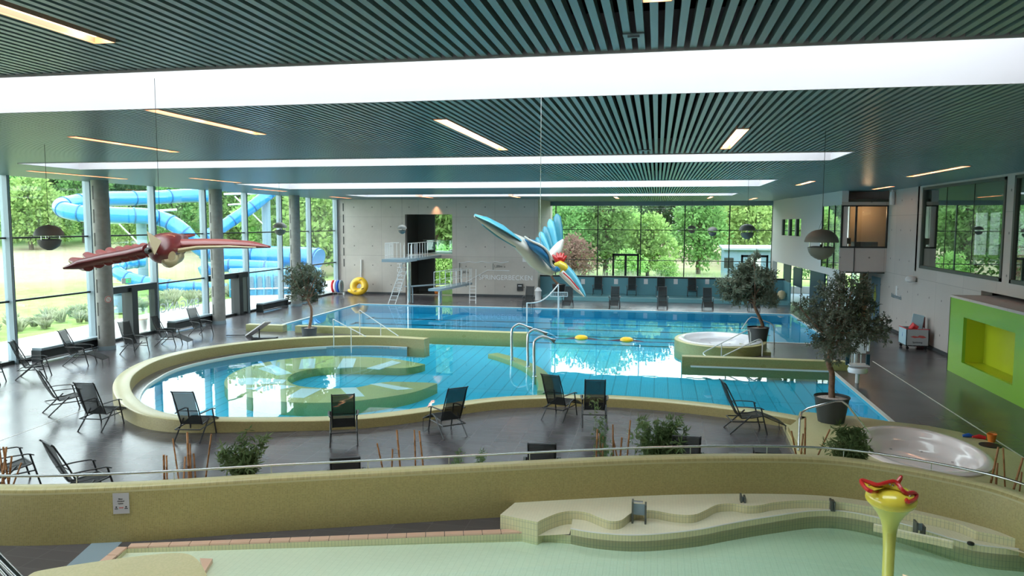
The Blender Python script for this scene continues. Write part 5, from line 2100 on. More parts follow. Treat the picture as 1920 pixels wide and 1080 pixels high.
p_ = U(788, 541, z=0)
tag(MB().lathe([(.24, 0), (.30, .3), (.28, .42), (.1, .5)], 16, (-15.3, 51.6, 0)).build('orange_tub', m_orange, smooth=True), 'small orange tub behind the tall diving tower column', 'tub')
p_ = U(1450, 553, z=.25)
tag(MB().lathe([(.01, .25), (.16, .3), (.26, .48), (.27, .62), (.18, .78), (.01, .84)], 18, (7.75, 49.4, 0)).build('ledge_ball', m_cream, smooth=True), 'pale round ball lying at the right end of the teal ledge', 'ball')  # plain pale ball, gives off no light

# tilted white board on the terrace
a_, b_ = U(466, 629, z=.03), U(503, 603, d=31.2)
t = thing('tilted_board', 'slim white board leaning on a small dark trestle on the left terrace', 'board', a_)
inv = Matrix.Translation(-a_)
k = MB().bar(a_, b_, .3, .05)
o = k.build('plank', m_paper, t)
o.matrix_parent_inverse = inv
mp_ = a_.lerp(b_, .55)
k = MB().bar((mp_.x - .3, mp_.y, .04), (mp_.x + .8, mp_.y, .1), .25, .08).tube([(mp_.x, mp_.y, 0), (mp_.x, mp_.y, mp_.z)], .03, 6).tube([a_ + V((-.9, -.3, .02)), a_ + V((0, 0, .02))], .02, 6)
o = k.build('trestle', m_black, t)
o.matrix_parent_inverse = inv

# trolley with toys
t = thing('toy_trolley', 'grey and pale blue box trolley on castors at the right wall', 'trolley', (10.2, 33.35, 0))
tl, tr_ = U(1693, 649, z=.15), U(1729, 650, z=.15)
W2, D2 = .42, .48
t.location = (10.27, 32.7, 0)
MB().box(-W2, W2, -D2, -D2 + .03, .16, .82).build('front_panel', m_tie, t)
MB().box(-W2, W2, D2 - .03, D2, .16, .82).box(W2 - .03, W2, -D2, D2, .16, .82).build('back_panel', m_tie, t)
MB().box(-W2, -W2 + .03, -D2, D2, .16, .82).build('side_panel', m_tiel, t)
MB().box(-W2, W2, -D2, D2, .14, .18).build('bottom', m_anth, t)
MB().box(-W2 - .01, W2 + .01, -D2 - .01, -D2 + .04, .82, .84).box(-W2 - .01, -W2 + .04, -D2, D2, .82, .84).build('rim', m_redp, t)
k = MB().prism([(x_ * .30, z_ * .05) for x_, z_ in ((-1, 0), (-.6, .8), (-.1, .3), (.1, 1.3), (.6, 1.0), (1, -.3), (.5, -1.), (.1, -.5), (-.5, -.9))], 0, .004)
k.v = [V((q.x + .03, -D2 - .002 - q.z, q.y + .52)) for q in k.v]
k.build('red_motif', m_printr, t)
text_mesh('trolley_text', 'Spielzeug', .1, m_print, frame_m((0, -D2 - .003, .3), (1, 0, 0), (0, 0, 1)), t)
text_mesh('side_text', 'i', .24, m_bluep, frame_m((-W2 - .003, 0, .55), (0, -1, 0), (0, 0, 1)), t)
for sx_ in (-1, 1):
    for sy_ in (-1, 1):
        MB().tube([(sx_ * (W2 - .08), sy_ * (D2 - .08) - .02, .06), (sx_ * (W2 - .08), sy_ * (D2 - .08) + .02, .06)], .06, 12).box(sx_ * (W2 - .08) - .02, sx_ * (W2 - .08) + .02, sy_ * (D2 - .08) - .03, sy_ * (D2 - .08) + .03, .06, .14).build('castor', m_black, t)
k = MB()
Mx = Matrix.Rotation(R(-14), 3, 'X') @ Matrix.Rotation(R(12), 3, 'Y')
k.obox(V((10.4, 32.75, 1.05)), (.42, .05, .62), Mx)
bo_ = tag(k.build('info_board', m_tiel), 'pale blue board standing tilted in the toy trolley', 'board')
tag(MB().obox(V((10.6, 32.98, .62)), (.3, .16, 1.24), Matrix.Rotation(R(-4), 3, 'X')).build('dark_panel', m_maroon), 'dark maroon panel leaning on the wall behind the trolley', 'panel')
k = MB().tube([(10.05, 32.45, .80), (10.16, 32.45, .95), (10.3, 32.45, .84)], [.09, .13, .1], 10).tube([(10.1, 32.6, .7), (10.12, 32.5, .85)], .1, 8)
tag(k.build('toy_float', m_redp, smooth=True), 'bright red soft toy heaped in the trolley', 'toy')

# pool hoist
base = U(1607, 718, z=0)
dd = (base - CAMP).dot(_f)
t = thing('pool_hoist', 'white pool lift seat on a round base with a tall post', 'pool lift', base)
sc = dd / FPX
MB().lathe([(.06, 0), (.06, .32)], 16).build('pedestal', m_steel2, t)
MB().lathe([(.10, .30), (.28, .34), (.30, .42), (.27, .5), (.1, .5)], 28).build('turntable', m_tub, t, smooth=True)
MB().box(-.30, .30, -.25, .25, .56, .6).build('seat', m_tub, t, bevel=.015)
k = MB().box(-.27, .27, .14, .18, .92, 1.42)
k.build('backrest', m_tub, t, bevel=.04)
k = MB().box(-.22, -.20, .135, .14, 1.02, 1.3).box(.20, .22, .135, .14, 1.02, 1.3)
k.build('grip_slot', m_dark, t)
MB().tube([(-.13, .18, .6), (-.13, .18, .95)], .018, 8).tube([(.13, .18, .6), (.13, .18, .95)], .018, 8).build('back_support', m_steel2, t)
for s_ in (-1, 1):
    MB().tube([(s_ * .33, .16, 1.0), (s_ * .33, .16, 1.56)], .045, 10).build('armrest', m_tub, t, smooth=True)
    MB().box(s_ * .30 - .05, s_ * .30 + .05, .0, .1, .56, .92).build('side_guard', m_navy, t)
MB().tube([(.0, .30, .4), (.0, .30, 2.35)], .055, 12).build('post', m_steel2, t, smooth=True)
MB().lathe([(.09, 2.1), (.09, 2.3), (.05, 2.36)], 16, (0, .3, 0)).build('post_head', m_steel, t, smooth=True)
# seam in the deck
tag(MB().box(7.81, 7.85, 16.5, 29.2, .001, .004).build('deck_seam', m_edge), 'thin pale straight seam running along the right deck', 'floor seam')
tag(MB().bar(U(-10, 830, z=.002), U(160, 768, z=.002), .02, .004).build('deck_seam', m_edge), 'thin pale seam across the left deck before the chairs', 'floor seam')
p_ = U(1718, 524, x=RA)
t = thing('wall_device', 'small round white wall device below the tall right window', 'wall device', (RA, p_.y, p_.z))
MB().lathe([(.1, -.12), (.2, -.08), (.22, .02), (.16, .12), (.03, .15)], 20, (-.22, 0, 0)).build('housing', m_paper, t, smooth=True)
MB().box(-.06, 0, -.15, .15, -.1, .05).build('bracket', m_speak, t)
p_ = U(1681, 545, x=RA)
tag(MB().box(RA - .01, RA - .002, p_.y - .12, p_.y + .12, p_.z - .22, p_.z + .22).build('switch_plate', m_paper), 'small pale plate on the right wall above the trolley', 'plate')
k = MB()
tag(text_mesh('wall_lettering', 'Ruhebereich', .3, m_mull, frame_m(V((RA - .012, U(1681, 553, x=RA).y, U(1681, 556, x=RA).z)), (0, -1, 0), (0, 0, 1))), 'faint small lettering on the right wall', 'lettering')
p_ = U(1675, 372, x=RA - .1)
tag(MB().lathe([(.1, -.3), (.12, .0), (.1, .3)], 12, (RA - .15, p_.y, p_.z)).tube([(RA - .15, p_.y, p_.z + .3), (RA - .15, p_.y, CZ)], .04, 6).build('wall_speaker', m_paper), 'small white cylinder hanging at the control room corner', 'loudspeaker')

# ================================================================== fountain, terrace fittings, slabs
fb = V((U(1665, 1075, d=9.1).x, U(1665, 1075, d=9.1).y, -.3))
ft_top = U(1672, 915, d=9.3)
t = thing('mushroom_fountain', 'yellow flower shaped fountain on a tall stem with a red rimmed spout', 'fountain', fb)
H_ = ft_top.z - fb.z
top = ft_top - fb
lean = V((top.x, top.y, 0)) * 1.0
def fx_(z_):
    return V((lean.x * z_ / H_, lean.y * z_ / H_, z_))


c_ = U(1671, 933, d=9.3) - fb
MB().tube([fx_(0), fx_(c_.z - .62)] + [c_ + V((0, 0, q_)) for q_ in (-.46, -.36, -.28, -.20, -.13, -.07)], [.062, .068, .078, .09, .115, .16, .215, .262], 28).build('stem', m_yellow2, t, smooth=True)
k = MB().lathe([(.20, -.12), (.262, -.085), (.292, -.04), (.296, .0), (.28, .045), (.24, .09), (.18, .122), (.10, .142), (.01, .148)], 44, c_)
cp_ = k.build('cap', m_yellow, t, smooth=True)
rp_ = [(1615, 901, -.02), (1629, 904, -.06), (1645, 909, -.12), (1660, 905.5, -.12), (1675, 902.5, -.12), (1683, 907, -.14), (1692, 919, -.2), (1701, 925, -.2), (1712, 923.5, -.14), (1718.5, 928, -.08), (1714, 937, -.2), (1701, 940.5, -.3),
       (1695, 926, -.05), (1670, 917, .0), (1645, 921, -.05), (1632, 921, -.28), (1621, 913, -.14)]
rim_p = smooth_path([U(x_, y_, d=9.3 + q_) - fb for x_, y_, q_ in rp_], 5, closed=True)
MB().tube(rim_p, .0255, 8, closed=True).build('red_rim', m_red, t, smooth=True)
sp_ = [U(x_, y_, d=9.3 + q_) - fb for x_, y_, q_ in ((1679, 907, .0), (1685, 899, .03), (1690, 893.5, .05), (1689, 898, .07), (1683, 909, .05))]
MB().tube(smooth_path(sp_, 4), .018, 8).build('red_tip', m_red, t, smooth=True)
cen = U(1662, 914, d=9.22) - fb
k = MB()
n_ = len(rim_p)
k.add([cen] + rim_p, [(0, 1 + i, 1 + (i + 1) % n_) for i in range(n_)])
k.build('spout_plate', m_yellow, t, smooth=True)
k = MB()
for x_, y_, q_ in ((1630, 911, -.16), (1668, 909, -.16), (1674, 911, -.17), (1706, 931, -.26)):
    q2 = U(x_, y_, d=9.3 + q_) - fb
    k.lathe([(.012, 0), (.012, .012), (.005, .016)], 10, q2)
k.build('bolt', m_steel, cp_)


def gate(px_, py_, z, h, w_, label, two=False, depth=.08):
    p__ = U(px_, py_, z=z)
    t_ = thing('water_gate', label, 'water gate', (p__.x, p__.y, z))
    MB().box(-w_, -w_ + .03, -depth, depth, 0, h).build('post', m_frame2, t_)
    MB().box(w_ - .03, w_, -depth, depth, 0, h * (.75 if two else .9)).build('post', m_frame2, t_)
    MB().box(-w_ + .03, w_ - .03, -.012, .012, h * .35, h * .85).build('gate_leaf', m_mull, t_)
    if w_ > .1:
        MB().tube([(-w_ + .03, 0, h * .95), (w_ * .5, 0, h * .95)], .02, 8).build('crank', m_steel, t_, smooth=True)
    return t_


gate(1198, 979, .1, .36, .12, 'largest steel water gate in the wavy terrace step')
gate(1392, 955, .1, .26, .045, 'small steel water gate at the top of the wavy step')
gate(1560, 956, .1, .18, .035, 'small steel water gate behind the flower fountain, left of its stem')
gate(1723, 1003, .1, .22, .07, 'small steel water gate right of the fountain stem', True)
p_ = U(1820, 1021, z=.1)
tag(MB().lathe([(.05, 0), (.05, .03), (.035, .04)], 16, (p_.x, p_.y, .1)).build('outlet_cap', m_black, smooth=True), 'small dark round outlet at the right end of the terrace', 'outlet')
k = MB().tube([(q.x, q.y, .24) for q in smooth_path([U(x_, y_, z=.24) for x_, y_ in ((1660, 990), (1730, 1003), (1790, 1015), (1800, 1021))], 4)], [(.03, .1)] * 13, 8, axis=(0, 1, 0))
lowc = smooth_path([tuple(U(x_, y_, z=.17).xy) for x_, y_ in ((1640, 980), (1700, 994), (1750, 1004), (1788, 1012))], 4)
tag(curve_wall('terrace_curb', m_terr, m_terrv, lowc, offset(lowc, -.07), .05, .17), 'low curving tiled channel curb on the right part of the terrace', 'curb')

for i, (pts, lab) in enumerate((([(965, 1032), (1000, 1030), (1005, 1045), (970, 1048)], 'left'), ([(1249, 1045), (1283, 1043), (1294, 1058), (1260, 1062)], 'middle'), ([(1552, 1063), (1585, 1061), (1600, 1075), (1568, 1080)], 'right'))):
    z_ = -.17 - (U(pts[0][0], pts[0][1], z=-.2).x + 3.2) * .0112 + .012
    q = [U(x_, y_, z=z_) for x_, y_ in pts]
    c_ = (q[0] + q[1] + q[2] + q[3]) / 4
    t = thing('floor_jet', 'square pale jet plate on the paddling pool floor, %s of the three' % lab, 'floor jet', c_, group='jet plates on the paddling pool floor')
    inv = Matrix.Translation(-c_)
    o = MB().prism([(v_.x, v_.y) for v_ in q], z_ - .012, z_).build('plate', m_edge, t)
    o.matrix_parent_inverse = inv
    r_ = (q[1] - q[0]).length * .3
    k = MB().tube([c_ + V((r_ * math.cos(a), r_ * math.sin(a), .002)) for a in [j * PI / 12 for j in range(24)]], .006, 4, closed=True)
    for j in range(10):
        a = j * PI / 5
        k.lathe([(.007, 0), (.007, .004)], 6, c_ + V((r_ * .7 * math.cos(a), r_ * .7 * math.sin(a), 0)))
    o = k.build('nozzle_ring', m_pink, t)
    o.matrix_parent_inverse = inv

# rounded mosaic mound at the lower left
px_l = [(45, 1100), (58, 1076), (90, 1067), (160, 1056), (240, 1045), (300, 1038.5), (340, 1037), (362, 1043), (378, 1060), (392, 1092), (400, 1150), (60, 1200)]
q = smooth_path([tuple(U(x_, y_, z=.8).xy) for x_, y_ in px_l], 4, closed=True)
tag(MB().prism([tuple(p_.xy) for p_ in q], -.2, .8).build('mosaic_mound', m_mostop, bevel=.05), 'rounded cream mosaic block cut off by the lower left edge', 'block')
qq = [U(x_, y_, z=-.1) for x_, y_ in ((375, 1056), (399, 1057), (384, 1082))]
tag(MB().prism([(p_.x, p_.y) for p_ in qq], -.12, -.02).build('pink_tile', m_pink), 'small pink triangular tile beside the cream block', 'tile')

# ================================================================== hanging bird sculptures
def Q(x_, y_, d_):
    return U(x_, y_, d=d_)


DB = 9.2
s9 = DB / FPX
t = thing('red_bird_sculpture', 'hanging dark red and cream flying creature sculpture with spread wings at the left', 'sculpture', Q(305, 470, DB))
inv = Matrix.Translation(-t.location)
def bd(k_, name, mat, **kw):
    o_ = k_.build(name, mat, t, smooth=True, **kw)
    o_.matrix_parent_inverse = inv
    return o_


# body from the head back
bd(MB().tube([Q(298, 478, 8.72), Q(299, 474, 8.78), Q(303, 469, 8.9), Q(308, 466, 9.05), Q(320, 460, 9.3), Q(333, 454, 9.6), Q(343, 449, 9.85), Q(350, 446, 10.0)],
            [2 * s9, 16 * s9, 25 * s9, 29 * s9, 25 * s9, 17 * s9, 11 * s9, 3 * s9], 24, axis=(0, 0, 1)), 'body', m_maroon)
bd(MB().tube([Q(306, 490, 8.80), Q(316, 487, 8.95), Q(330, 479, 9.2), Q(342, 468, 9.5)], [3 * s9, 15 * s9, 15 * s9, 3 * s9], 18, axis=(0, 0, 1)), 'belly', m_cream)
bd(MB().tube([Q(322, 480, 8.72), Q(325, 481, 8.74)], [9 * s9, 7 * s9], 16), 'cheek_patch', m_cream)
# cream upright crest
k = MB()
a_, b_, c_, e_ = Q(275, 433, 8.8), Q(303, 452, 8.66), Q(290, 478, 8.6), Q(284, 470, 8.75)
k.add([a_, b_, c_, e_, Q(296, 458, 8.98)], [(0, 1, 2), (0, 2, 3), (0, 4, 1), (0, 3, 4), (1, 4, 3), (1, 3, 2)])
o = k.build('crest', m_cream, t)
o.matrix_parent_inverse = inv
bd(MB().tube([Q(277, 470, 8.8), Q(281, 470, 8.72)], [6 * s9, 3 * s9], 14), 'eye', m_black)
# wings
bd(MB().tube([Q(285, 468, 9.15), Q(250, 477, 9.2), Q(200, 486, 9.15), Q(150, 496, 9.05), Q(119, 503, 9.0)], [(.18, 12 * s9), (.2, 12 * s9), (.19, 11 * s9), (.15, 9 * s9), (.03, 2 * s9)], 14, axis=(0, 1, 0)), 'wing', m_maroon)
fe = [(276, 468, 268, 458), (260, 470, 253, 460), (245, 473, 238, 462), (230, 476, 222, 464), (214, 479, 205, 466), (198, 483, 186, 470), (180, 488, 162, 475), (160, 494, 136, 485)]
for x0_, y0_, x1_, y1_ in fe:
    bd(MB().tube([Q(x0_ + 6, y0_ + 7, 9.05), Q(x0_, y0_ + 2, 9.2), Q(x1_, y1_ + 3, 9.42)], [(.06, 8 * s9), (.10, 12 * s9), (.05, 6 * s9)], 12, axis=(1, 0, 0)), 'feather', m_rose)
bd(MB().tube([Q(335, 460, 9.3), Q(370, 458, 9.3), Q(420, 457, 9.2), Q(470, 459, 9.1), Q(505, 463, 9.0)], [(.18, 12 * s9), (.2, 11 * s9), (.18, 9 * s9), (.14, 7 * s9), (.03, 2 * s9)], 14, axis=(0, 1, 0)), 'wing', m_rose)
bd(MB().tube([Q(325, 472, 9.0), Q(370, 464, 9.05), Q(430, 462, 9.0), Q(480, 464, 8.95)], [(.03, 5 * s9), (.03, 3 * s9), (.03, 2 * s9), (.01, 1 * s9)], 8, axis=(0, 1, 0)), 'wing_underside', m_cream)
for (x_, y_) in ((350, 444), (365, 441)):
    bd(MB().tube([Q(335, 452, 9.8), Q((335 + x_) / 2, y_ + 2, 9.95), Q(x_, y_, 10.1)], [6 * s9, 4 * s9, 1.5 * s9], 10), 'tail', m_rose)
bd(MB().tube([Q(310, 445, 9.7), Q(318, 440, 9.75), Q(335, 443, 9.8)], [2 * s9, 5 * s9, 4 * s9], 10), 'tail', m_rose)
bd(MB().tube([Q(330, 480, 9.3), Q(340, 476, 9.4), Q(347, 471, 9.5)], [4 * s9, 4 * s9, 2 * s9], 8), 'foot', m_anth)
tp_ = Q(301, 455, 9.1)
bd(MB().tube([tp_, V((tp_.x, tp_.y, CZ + .1))], .0035, 4), 'wire', m_dark)

DB = 9.4
s9 = DB / FPX
t = thing('pale_bird_sculpture', 'hanging white and blue diving bird sculpture with huge beak, red crest and fanned wing', 'sculpture', Q(1010, 480, DB))
inv = Matrix.Translation(-t.location)
bd(MB().tube([Q(890, 405, 8.8), Q(905, 414, 8.85), Q(935, 433, 9.0), Q(962, 449, 9.15), Q(985, 464, 9.3), Q(1005, 485, 9.4), Q(1020, 499, 9.45), Q(1035, 508, 9.5)],
            [(2 * s9, .03), (5 * s9, .08), (8 * s9, .13), (10 * s9, .16), (16 * s9, .17), (18 * s9, .19), (15 * s9, .16), (9 * s9, .1)], 20, axis=(.6, 0, .8)), 'body', m_wht)
bd(MB().tube([Q(890, 403, 8.78), Q(915, 412, 8.82), Q(945, 428, 8.95), Q(975, 449, 9.1)], [(1.5 * s9, .04), (3 * s9, .09), (3.5 * s9, .12), (1.5 * s9, .06)], 12, axis=(.6, 0, .8)), 'wing_upper_edge', m_bsky)
bd(MB().tube([Q(905, 421, 8.95), Q(930, 438, 9.05), Q(960, 455, 9.15), Q(980, 468, 9.3)], [(2 * s9, .03), (4 * s9, .1), (4 * s9, .12), (1.5 * s9, .05)], 12, axis=(.6, 0, .8)), 'wing_lower_edge', m_bteal)
bd(MB().tube([Q(985, 448, 9.18), Q(998, 458, 9.16), Q(1012, 468, 9.15), Q(1022, 479, 9.15), Q(1029, 492, 9.2), Q(1033, 501, 9.25)], [(2 * s9, .02), (9 * s9, .06), (10 * s9, .08), (8 * s9, .08), (5 * s9, .06), (2 * s9, .03)], 14, axis=(.7, 0, .7)), 'back_patch', m_bblue)
edge_ = smooth_path([Q(983, 444, 9.12), Q(996, 452, 9.1), Q(1012, 459, 9.08), Q(1024, 468, 9.08), Q(1031, 480, 9.1), Q(1034, 495, 9.15), Q(1040, 501, 9.18)], 4)
bd(MB().tube(edge_, 2.2 * s9, 8), 'back_trim', m_wht)
bd(MB().tube([Q(992, 478, 9.45), Q(1002, 494, 9.5), Q(1015, 503, 9.52), Q(1030, 507, 9.5)], [2 * s9, 8 * s9, 6 * s9, 2 * s9], 12), 'belly', m_bteal)
# fanned wing
tips = [(1007, 443, 3.2), (1014, 433, 4), (1021, 425, 4.6), (1029, 411, 5.2), (1035, 420, 5), (1043, 401, 6)]
tips = [(1006, 445, 5), (1013, 434, 5.5), (1021, 424, 6.2), (1031, 410, 6.8), (1044, 400, 7.6)]
roots = [(1022, 474), (1028, 474), (1034, 473), (1041, 470), (1049, 462)]
for i, ((x1_, y1_, w_), (x0_, y0_)) in enumerate(zip(tips, roots)):
    dz = 9.5 + i * .03
    a_, b_ = Q(x0_, y0_, dz), Q(x1_, y1_, dz + .1)
    bd(MB().tube([a_, a_.lerp(b_, .3), a_.lerp(b_, .6), a_.lerp(b_, .88), a_.lerp(b_, .98)], [(w_ * s9 * .8, .025), (w_ * s9 * 1.15, .035), (w_ * s9 * 1.2, .035), (w_ * s9, .03), (w_ * s9 * .35, .012)], 12, axis=(1, 0, 0)), 'feather', m_bsky if i % 2 else m_bteal)
bd(MB().tube([Q(1034, 484, 9.5), Q(1038, 476, 9.52), Q(1044, 468, 9.54), Q(1050, 458, 9.56), Q(1056, 450, 9.58)], [(5 * s9, .06), (12 * s9, .06), (11 * s9, .055), (7 * s9, .045), (2 * s9, .02)], 14, axis=(1, 0, .4)), 'wing_base', m_wht)
# crest
for x1_, y1_ in ((1036, 478), (1044, 474), (1051, 474), (1057, 475), (1062, 480)):
    bd(MB().tube([Q(1049, 492, 9.35), Q((1049 + x1_) / 2, (492 + y1_) / 2, 9.33), Q(x1_, y1_, 9.36)], [7 * s9, 5 * s9, 1.6 * s9], 10), 'crest_feather', m_red)
bd(MB().tube([Q(1040, 497, 9.3), Q(1048, 497, 9.28), Q(1056, 502, 9.28), Q(1062, 506, 9.28)], [4 * s9, 9 * s9, 10 * s9, 7 * s9], 16), 'head', m_yellow)
bd(MB().tube([Q(1036, 503, 9.22), Q(1044, 505, 9.18), Q(1050, 507, 9.2)], [4 * s9, 5.5 * s9, 2 * s9], 12), 'eye_patch', m_bblue)
bd(MB().tube([Q(1058, 503, 9.3), Q(1070, 514, 9.28), Q(1082, 530, 9.24), Q(1094, 549, 9.2), Q(1098, 556, 9.18)], [(9 * s9, 9 * s9), (9 * s9, 8 * s9), (6.5 * s9, 6 * s9), (3 * s9, 3 * s9), (.8 * s9, .8 * s9)], 14), 'upper_beak', m_bsky)
bd(MB().tube([Q(1052, 511, 9.22), Q(1066, 525, 9.2), Q(1080, 541, 9.18), Q(1095, 556, 9.16)], [(4.5 * s9, 6 * s9), (5 * s9, 6 * s9), (3.5 * s9, 4 * s9), (1 * s9, 1 * s9)], 12), 'lower_beak', m_wht)
bd(MB().tube([Q(1056, 511, 9.12), Q(1070, 524, 9.11), Q(1086, 543, 9.1)], [1.3 * s9] * 3, 6), 'mouth_line', m_redp)
bd(MB().tube([Q(966, 461, 9.35), Q(975, 467, 9.38), Q(983, 474, 9.4), Q(990, 475, 9.4)], [2 * s9, 3.5 * s9, 4 * s9, 2 * s9], 10), 'foot', m_red)
bd(MB().tube([Q(980, 456, 9.3), Q(992, 446, 9.35)], [3 * s9, 2 * s9], 8), 'foot', m_anth)
tp_ = Q(1013, 460, 9.35)
bd(MB().tube([tp_, V((tp_.x, tp_.y, CZ + .1))], .0035, 4), 'wire', m_steel)

# ================================================================== outside
def gh(x_, y_):
    """terrain height outside"""
    d_ = math.hypot(x_ * .8, y_ - 10)
    out_l = max(0, -x_ - 50)
    back = max(0, y_ - 60)
    h = -.25
    far = max(0, math.hypot(x_ + 0, y_ - 20) - 62)
    h += min(far * .055, 3.2) + max(0, min(far - 62, 60)) * .12
    return h


gx = [-170 + i * 6 for i in range(25)] + [-22.9]
k = MB()
def grid(xa, xb, ya, yb, st):
    nx, ny = max(1, round((xb - xa) / st)), max(1, round((yb - ya) / st))
    o_ = len(k.v)
    for j in range(ny + 1):
        for i in range(nx + 1):
            x_, y_ = xa + (xb - xa) * i / nx, ya + (yb - ya) * j / ny
            k.v.append(V((x_, y_, gh(x_, y_))))
    for j in range(ny):
        for i in range(nx):
            a_ = o_ + j * (nx + 1) + i
            k.f.append((a_, a_ + 1, a_ + nx + 2, a_ + nx + 1))


grid(-220, -22.65, -30, 57.65, 5)
grid(-220, 120, 57.65, 230, 5)
grid(14.3, 120, -30, 57.65, 5)
# ground colours by place: mown lawn, dry meadow, forest floor
kk = NT('terrain_ground')
tc_ = kk.n('ShaderNodeTexCoord')
sp_ = kk.n('ShaderNodeSeparateXYZ')
kk.l(tc_.outputs['Object'], sp_.inputs[0])
nz_ = kk.n('ShaderNodeTexNoise')
nz_.inputs['Scale'].default_value = .12
nz_.inputs['Detail'].default_value = 6
kk.l(tc_.outputs['Object'], nz_.inputs[0])
nz2 = kk.n('ShaderNodeTexNoise')
nz2.inputs['Scale'].default_value = 1.5
nz2.inputs['Detail'].default_value = 6
kk.l(tc_.outputs['Object'], nz2.inputs[0])
dist = kk.math('SQRT', kk.math('ADD', kk.math('POWER', sp_.outputs[0], 2.), kk.math('POWER', kk.math('SUBTRACT', sp_.outputs[1], 20.), 2.)))
dn_ = kk.math('ADD', dist, kk.math('MULTIPLY', kk.math('SUBTRACT', nz_.outputs[0], .5), 26.))
f1 = kk.ramp(kk.math('DIVIDE', kk.math('SUBTRACT', dn_, 58.), 10.), [(0, 0.), (1, 1.)])
f2 = kk.ramp(kk.math('DIVIDE', kk.math('SUBTRACT', dn_, 95.), 12.), [(0, 0.), (1, 1.)])
gr_ = kk.mix(kk.ramp(nz2.outputs[0], [(.3, 0.), (.7, 1.)]), (.19, .30, .09, 1), (.27, .38, .14, 1))
dry = kk.mix(kk.ramp(nz2.outputs[0], [(.35, 0.), (.65, 1.)]), (.34, .27, .20, 1), (.27, .29, .17, 1))
c_ = kk.mix(f1, gr_, dry)
c_ = kk.mix(f2, c_, (.10, .18, .06, 1))
bs_ = kk.n('ShaderNodeBsdfDiffuse')
kk.l(c_, bs_.inputs[0])
kk.l(bs_.outputs[0], kk.out.inputs[0])
struct(k.build('ground_outside', kk.m, uv=False, smooth=True))
tag(MB().add([(-22.7, -20, -.12), (-22.7, 62, -.12), (-28.4, 62, -.12), (-28.0, 36, -.12), (-27.3, 26, -.12), (-26.5, 10, -.12), (-26.5, -20, -.12)], [(0, 1, 2, 3, 4, 5, 6)]).box(-22.69, -22.68, -20, 60, -.13, -.12).build('paved_path', m_pave), 'pale paved path outside along the glass front', 'path')
a_, b_, c2_, d2_ = (U(x_, y_, z=.1) for x_, y_ in ((-40, 520), (190, 520), (190, 507), (-40, 507)))
tag(MB().bar(V((-85, 35, .45)), V((-45, 92, .45)), 5, .3).build('gravel_road', m_pave), 'pale gravel road crossing the meadow behind the lawn', 'road')

# grass planting strip
rg = random.Random(21)
kb_ = MB()
cl_ = [(-29.5, 18 + i * 1.1 + rg.uniform(-.3, .3)) for i in range(34)]
for cx_, cy_ in cl_:
    for rr_ in range(3):
        ox, oy = cx_ - rr_ * 1.0 + rg.uniform(-.4, .4), cy_ + rg.uniform(-.4, .4)
        hh_ = rg.uniform(.45, .9)
        for j in range(70):
            a = rg.uniform(0, 2 * PI)
            sp__ = rg.uniform(.05, .5)
            b0 = V((ox + rg.uniform(-.1, .1), oy + rg.uniform(-.1, .1), -.2))
            tip = b0 + V((math.cos(a) * sp__, math.sin(a) * sp__, hh_ * rg.uniform(.6, 1)))
            md = b0.lerp(tip, .6) + V((0, 0, .12))
            s_ = V((-math.sin(a), math.cos(a), 0)) * .022
            kb_.add([b0 - s_, b0 + s_, md + s_, tip, md - s_], [(0, 1, 2, 3, 4)])
tag(kb_.build('ornamental_grass', m_tuft, uv=False), 'strip of pale ornamental grass outside beyond the paved path', 'grass', kind='stuff')
kb_ = MB()
for i in range(60):
    ox, oy = rg.uniform(-9, 9), rg.uniform(58.3, 61)
    for j in range(50):
        a = rg.uniform(0, 2 * PI)
        b0 = V((ox + rg.uniform(-.3, .3), oy + rg.uniform(-.3, .3), -.2))
        tip = b0 + V((math.cos(a) * .3, math.sin(a) * .3, rg.uniform(.8, 1.7)))
        s_ = V((-math.sin(a), math.cos(a), 0)) * .03
        kb_.add([b0 - s_, b0 + s_, tip], [(0, 1, 2)])
tag(kb_.build('tall_grass', m_tuft, uv=False), 'tall meadow grass right behind the far window', 'grass', kind='stuff')


# trees
def tree_proto(H_, W_, mat, seed, nl=5200, ls=.42, crown0=.22, shape='round'):
    rg_ = random.Random(seed)
    kl, kt = MB(), MB()
    kt.tube([(0, 0, -.5), (rg_.uniform(-.2, .2), 0, H_ * .4), (0, 0, H_ * .8)], [W_ * .035, W_ * .028, W_ * .01], 8)
    nb_ = 26
    bl = []
    for i in range(nb_):
        h = crown0 + (1 - crown0) * (i + .5) / nb_
        if shape == 'cone':
            ww = W_ * .5 * (1.05 - h)
        else:
            ww = W_ * .5 * math.sin(PI * min(.97, (h - crown0) / (1 - crown0) * .85 + .13)) ** .6
        a = i * 2.4
        rr_ = rg_.uniform(.3, .95) * ww
        c_ = V((math.cos(a) * rr_ * .8, math.sin(a) * rr_ * .8, H_ * h * .96))
        br = W_ * rg_.uniform(.13, .22)
        bl.append((c_, br))
        kt.tube([(0, 0, c_.z * .7), c_], [W_ * .012, .02], 5)
    for i in range(nl):
        c_, br = bl[i % nb_]
        d_ = rnd_dir(rg_)
        p_ = c_ + V((d_.x, d_.y, d_.z * .8)) * br * rg_.uniform(.55, 1.08)
        ld = (d_ + rnd_dir(rg_) * .9).normalized()
        kl.add(leaf_quad(p_, ld, rnd_dir(rg_), ls * rg_.uniform(.6, 1.3), ls * .3), [(0, 1, 2, 3)])
    return kl, kt


